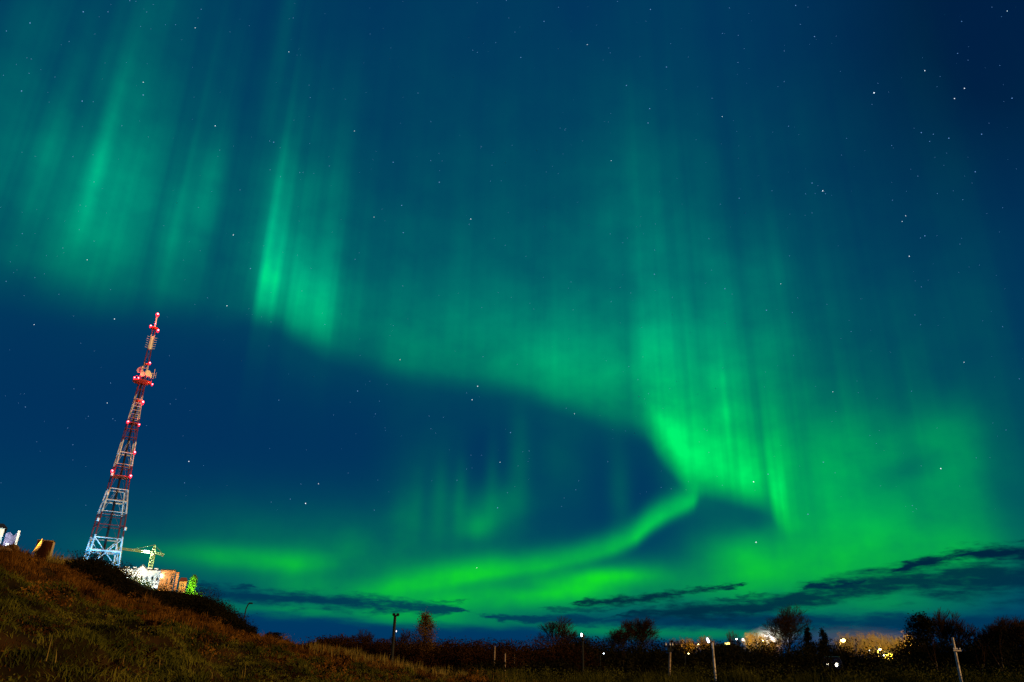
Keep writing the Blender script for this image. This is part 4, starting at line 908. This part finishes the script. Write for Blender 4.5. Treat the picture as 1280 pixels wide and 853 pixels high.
# ------------------------------------------------------------------ far village on the right
house(1104, 1116, 817, 172, 'tiny house with a yellow-lit wall and a white lamp below the golden trees', mat('yellow_render', (.6, .45, .12), .8), [(1110, 1111.5, -1.3, -.5)], depth=3, hgt=2.4, roof=.6, roofm=m_roof_d, light=[(-.6, -1.6, 1.9, 130, (1, .8, .25))])
lamp_post(1104.8, 819.5, 168, 'white lamp at the left corner of the tiny yellow-lit house', glow=m_glow_w, head=.16, arm=(.05, 0))
m_win_y = emis('lit_window', (1, .75, .18), 4)
a = at(896, 801.5, 148); hs = empty('house', (a.x + 2.4, a.y, a.z - 5.2)); tag(hs, 'dark house with two small yellow windows left of the steam', 'house')
facade(hs, -1.9, 1.9, 0, 4.4, 0, 5, [], mat('dark_wall', (.010, .007, .005), .9)); MB().add([(-2.1, -.3, 4.4), (2.1, -.3, 4.4), (2.1, 5.3, 4.4), (-2.1, 5.3, 4.4), (-1.4, 2.5, 4.8), (1.4, 2.5, 4.8)], [(3, 2, 1, 0), (0, 1, 5, 4), (2, 3, 4, 5), (1, 2, 5), (3, 0, 4)]).build('roof', m_roof_d, hs)
for px in (908.3, 911.6):
    w_ = at(px, 804.5, 147.9); MB().box((w_.x - hs.location.x, -.16, w_.z - hs.location.z), (.42, .1, .34)).build('window', m_win_y, hs)
# parked car with its headlights on
cp = at(1041, 831, 84); cz = gz(cp.x, cp.y); cz = min(cz, cp.z - .6); car = empty('parked_car', (cp.x, cp.y, cp.z - .68)); tag(car, 'car facing the camera with both headlights on, in the dark brush', 'car'); car.rotation_euler = (0, 0, math.radians(-24))
prof = [(-2.1, .3), (-2.15, .75), (-1.2, .92), (-.6, 1.38), (.9, 1.42), (1.6, .98), (2.1, .92), (2.12, .3)]
m = MB(); n_ = len(prof); P = [(-.82 if z < 1 else -.66, y_, z) for y_, z in prof] + [(.82 if z < 1 else .66, y_, z) for y_, z in prof]
m.add(P, [tuple(range(n_)), tuple(range(n_, 2 * n_))[::-1]] + [(i, n_ + i, n_ + (i + 1) % n_, (i + 1) % n_) for i in range(n_)]); m.build('body', mat('dark_blue_paint', (.008, .009, .04), .6), car)
for sx in (-1, 1):
    for yy in (-1.3, 1.35):
        wh = MB().lathe([(.2, -.11), (.31, -.1), (.31, .1), (.2, .11)], (sx * .78, yy, .31), (1, 0, 0), n=18).build('wheel', m_black, car)
    MB().lathe([(.03, -.06), (.12 if sx < 0 else .16, 0), (.12 if sx < 0 else .16, .04), (.05, .08)], (sx * .42, -2.14, .68), (0, -1, 0), n=14).build('headlight', emis('headlight_glass', (1, .93, .7), 12), car)
MB().add([(-.6, -1.14, .95), (.6, -1.14, .95), (.55, -.66, 1.34), (-.55, -.66, 1.34)], [(0, 1, 2, 3)]).build('windscreen', m_hole, car)
# steam lit by the lamps
sa, sb = at(921, 797, 174), at(1000, 786, 182); sm = (sa + sb) / 2
P_ = []; ME = MB(); ME.ball((0, 0, 0), 1.0, n=24)
st = ME.build('steam', None, None, True); st.location = (sm.x, sm.y, sm.z - 1.0); st.scale = ((sb - sa).length / 2, 4.0, 2.9); st.rotation_euler = (0, math.radians(-12), math.atan2(sb.y - sa.y, sb.x - sa.x))
m_ = bpy.data.materials.new('steam'); m_.use_nodes = True; t_ = m_.node_tree; t_.nodes.remove(t_.nodes['Principled BSDF']); v_ = t_.nodes.new('ShaderNodeVolumePrincipled'); v_.inputs['Color'].default_value = (.95, .95, .95, 1)
S.nt = t_; tc_ = t_.nodes.new('ShaderNodeTexCoord'); ln = t_.nodes.new('ShaderNodeVectorMath'); ln.operation = 'LENGTH'; t_.links.new(tc_.outputs['Object'], ln.inputs[0]); nz_ = t_.nodes.new('ShaderNodeTexNoise'); nz_.inputs['Scale'].default_value = 2.2; nz_.inputs['Detail'].default_value = 3; t_.links.new(tc_.outputs['Object'], nz_.inputs['Vector'])
fall = sstep(S(ln.outputs[1]), 1.0, .25) * sstep(S(nz_.outputs[0]), .30,   .62) * .15; t_.links.new(fall.k, v_.inputs['Density'])
t_.links.new(v_.outputs[0], t_.nodes['Material Output'].inputs['Volume']); st.data.materials.append(m_); tag(st, 'pale lit plume of steam drifting behind the large round-crowned tree', 'steam', kind='stuff')
hz = mesh('lamp_haze', *(lambda q: (q.V, q.F))(MB().ball((0, 0, 0), 1.0, n=24)), None, smooth=True); ha, hb = at(975, 800, 176), at(1165, 800, 184); hm = (ha + hb) / 2
hz.location = (hm.x, hm.y, hm.z); hz.scale = ((hb - ha).length / 2, 11, 3.3); hz.rotation_euler = (0, 0, math.atan2(hb.y - ha.y, hb.x - ha.x))
m_ = bpy.data.materials.new('lamp_haze'); m_.use_nodes = True; t_ = m_.node_tree; t_.nodes.remove(t_.nodes['Principled BSDF']); v_ = t_.nodes.new('ShaderNodeVolumePrincipled'); v_.inputs['Color'].default_value = (.95, .95, .95, 1); v_.inputs['Anisotropy'].default_value = .3
S.nt = t_; tc_ = t_.nodes.new('ShaderNodeTexCoord'); ln = t_.nodes.new('ShaderNodeVectorMath'); ln.operation = 'LENGTH'; t_.links.new(tc_.outputs['Object'], ln.inputs[0])
fall = sstep(S(ln.outputs[1]), 1.0, .2) * .007; t_.links.new(fall.k, v_.inputs['Density']); t_.links.new(v_.outputs[0], t_.nodes['Material Output'].inputs['Volume']); hz.data.materials.append(m_)
tag(hz, 'thin warm mist hanging round the orange street lights', 'mist', kind='stuff')
point(at(945, 799, 174), 1000, (1, .86, .7), .4); point(at(965, 799, 177), 1500, (1, .9, .78), .4)

# ------------------------------------------------------------------ stars
ST = [(994.5, 7, 2), (1259, 14, 3), (1018, 46, 2), (903, 42, 1), (1156, 88.6, 4), (1092.5, 116.3, 6), (1205.5, 110.6, 4), (1193, 123.4, 4), (902.7, 146, 3), (890, 123, 1), (1028.4, 238.8, 5), (1015, 229, 2), (1151.6, 166, 2), (1166.6, 168, 1), (1186, 173, 2), (1162, 177, 1), (1227, 168, 2), (1219, 215, 2),
      (1132, 270, 3), (1127.7, 277, 3), (1156, 295, 2), (1136.5, 320.5, 4), (924, 248, 2), (1202, 27, 1), (1197, 67, 1), (886, 298.6, 1), (976, 355, 3), (906, 361, 2), (958, 388, 2), (985.6, 158, 1), (818, 343, 2), (588.5, 274, 4), (443, 164, 3), (491.5, 203, 2), (764, 201, 3), (734, 56, 3), (680, 27, 2), (812, 136, 2),
      (810, 154, 2), (783, 107, 2), (813, 12, 2), (833, 84, 2), (651, 72, 2), (502, 257, 2), (467.5, 271.5, 3), (504, 291, 2), (549, 228, 2), (244, 35, 3), (104, 15, 2), (135, 15, 1), (179, 103, 3), (179, 119, 2), (102.7, 126.6, 2), (269, 157.5, 4), (361, 65, 3), (291.6, 294, 4), (109, 325, 3), (283.6, 382.5, 4), (143, 399, 4), (342, 178, 2), (313, 336, 2),
      (27, 114, 2), (37.5, 29, 2), (134, 504, 3), (236, 577, 4), (42.6, 406, 3), (500, 450, 3), (597, 483, 4), (590, 500, 4), (718, 517.6, 3), (447, 489, 2), (638, 541, 2), (398, 605, 3), (382, 629.5, 5), (625, 578, 3), (622, 635, 2), (596, 710, 3), (942, 602.5, 5), (960, 593, 2), (945, 678, 5), (1176, 586, 5), (1041, 490, 3), (1205, 453, 3), (1029, 578, 2), (1010, 643, 2), (1265, 123, 2)]
rs = random.Random(5)
ST += [(rs.uniform(0, 1280), rs.uniform(0, 640) ** 1.0, rs.choice((-.8, -.6, -.4, -.2, 0, .3, .7))) for _ in range(620)]
def star_mesh(name, sel, m_, lo, k):
    Vs = []; Fs = []
    base = [(0, 0, 1), (1, 0, 0), (0, 1, 0), (-1, 0, 0), (0, -1, 0), (0, 0, -1)]; fb_ = [(0, 1, 2), (0, 2, 3), (0, 3, 4), (0, 4, 1), (5, 2, 1), (5, 3, 2), (5, 4, 3), (5, 1, 4)]
    for (px, py, b_) in sel:
        d = ray(px, py) * 12000; r = 12000 / F * k(b_); n = len(Vs); Vs += [(d[0] + a[0] * r, d[1] + a[1] * r, EYE + d[2] + a[2] * r) for a in base]; Fs += [tuple(n + i for i in f) for f in fb_]
    tag(mesh(name, Vs, Fs, m_), kind='structure')
star_mesh('bright_stars', [s_ for s_ in ST if s_[2] >= 3], emis('starlight', (.75, .88, 1), 1.5), 3, lambda b_: .30 + .14 * (b_ - 2))
star_mesh('faint_stars', [s_ for s_ in ST if s_[2] < 3], emis('faint_starlight', (.18, .42, .9), .75), 0, lambda b_: .30 + .16 * b_)
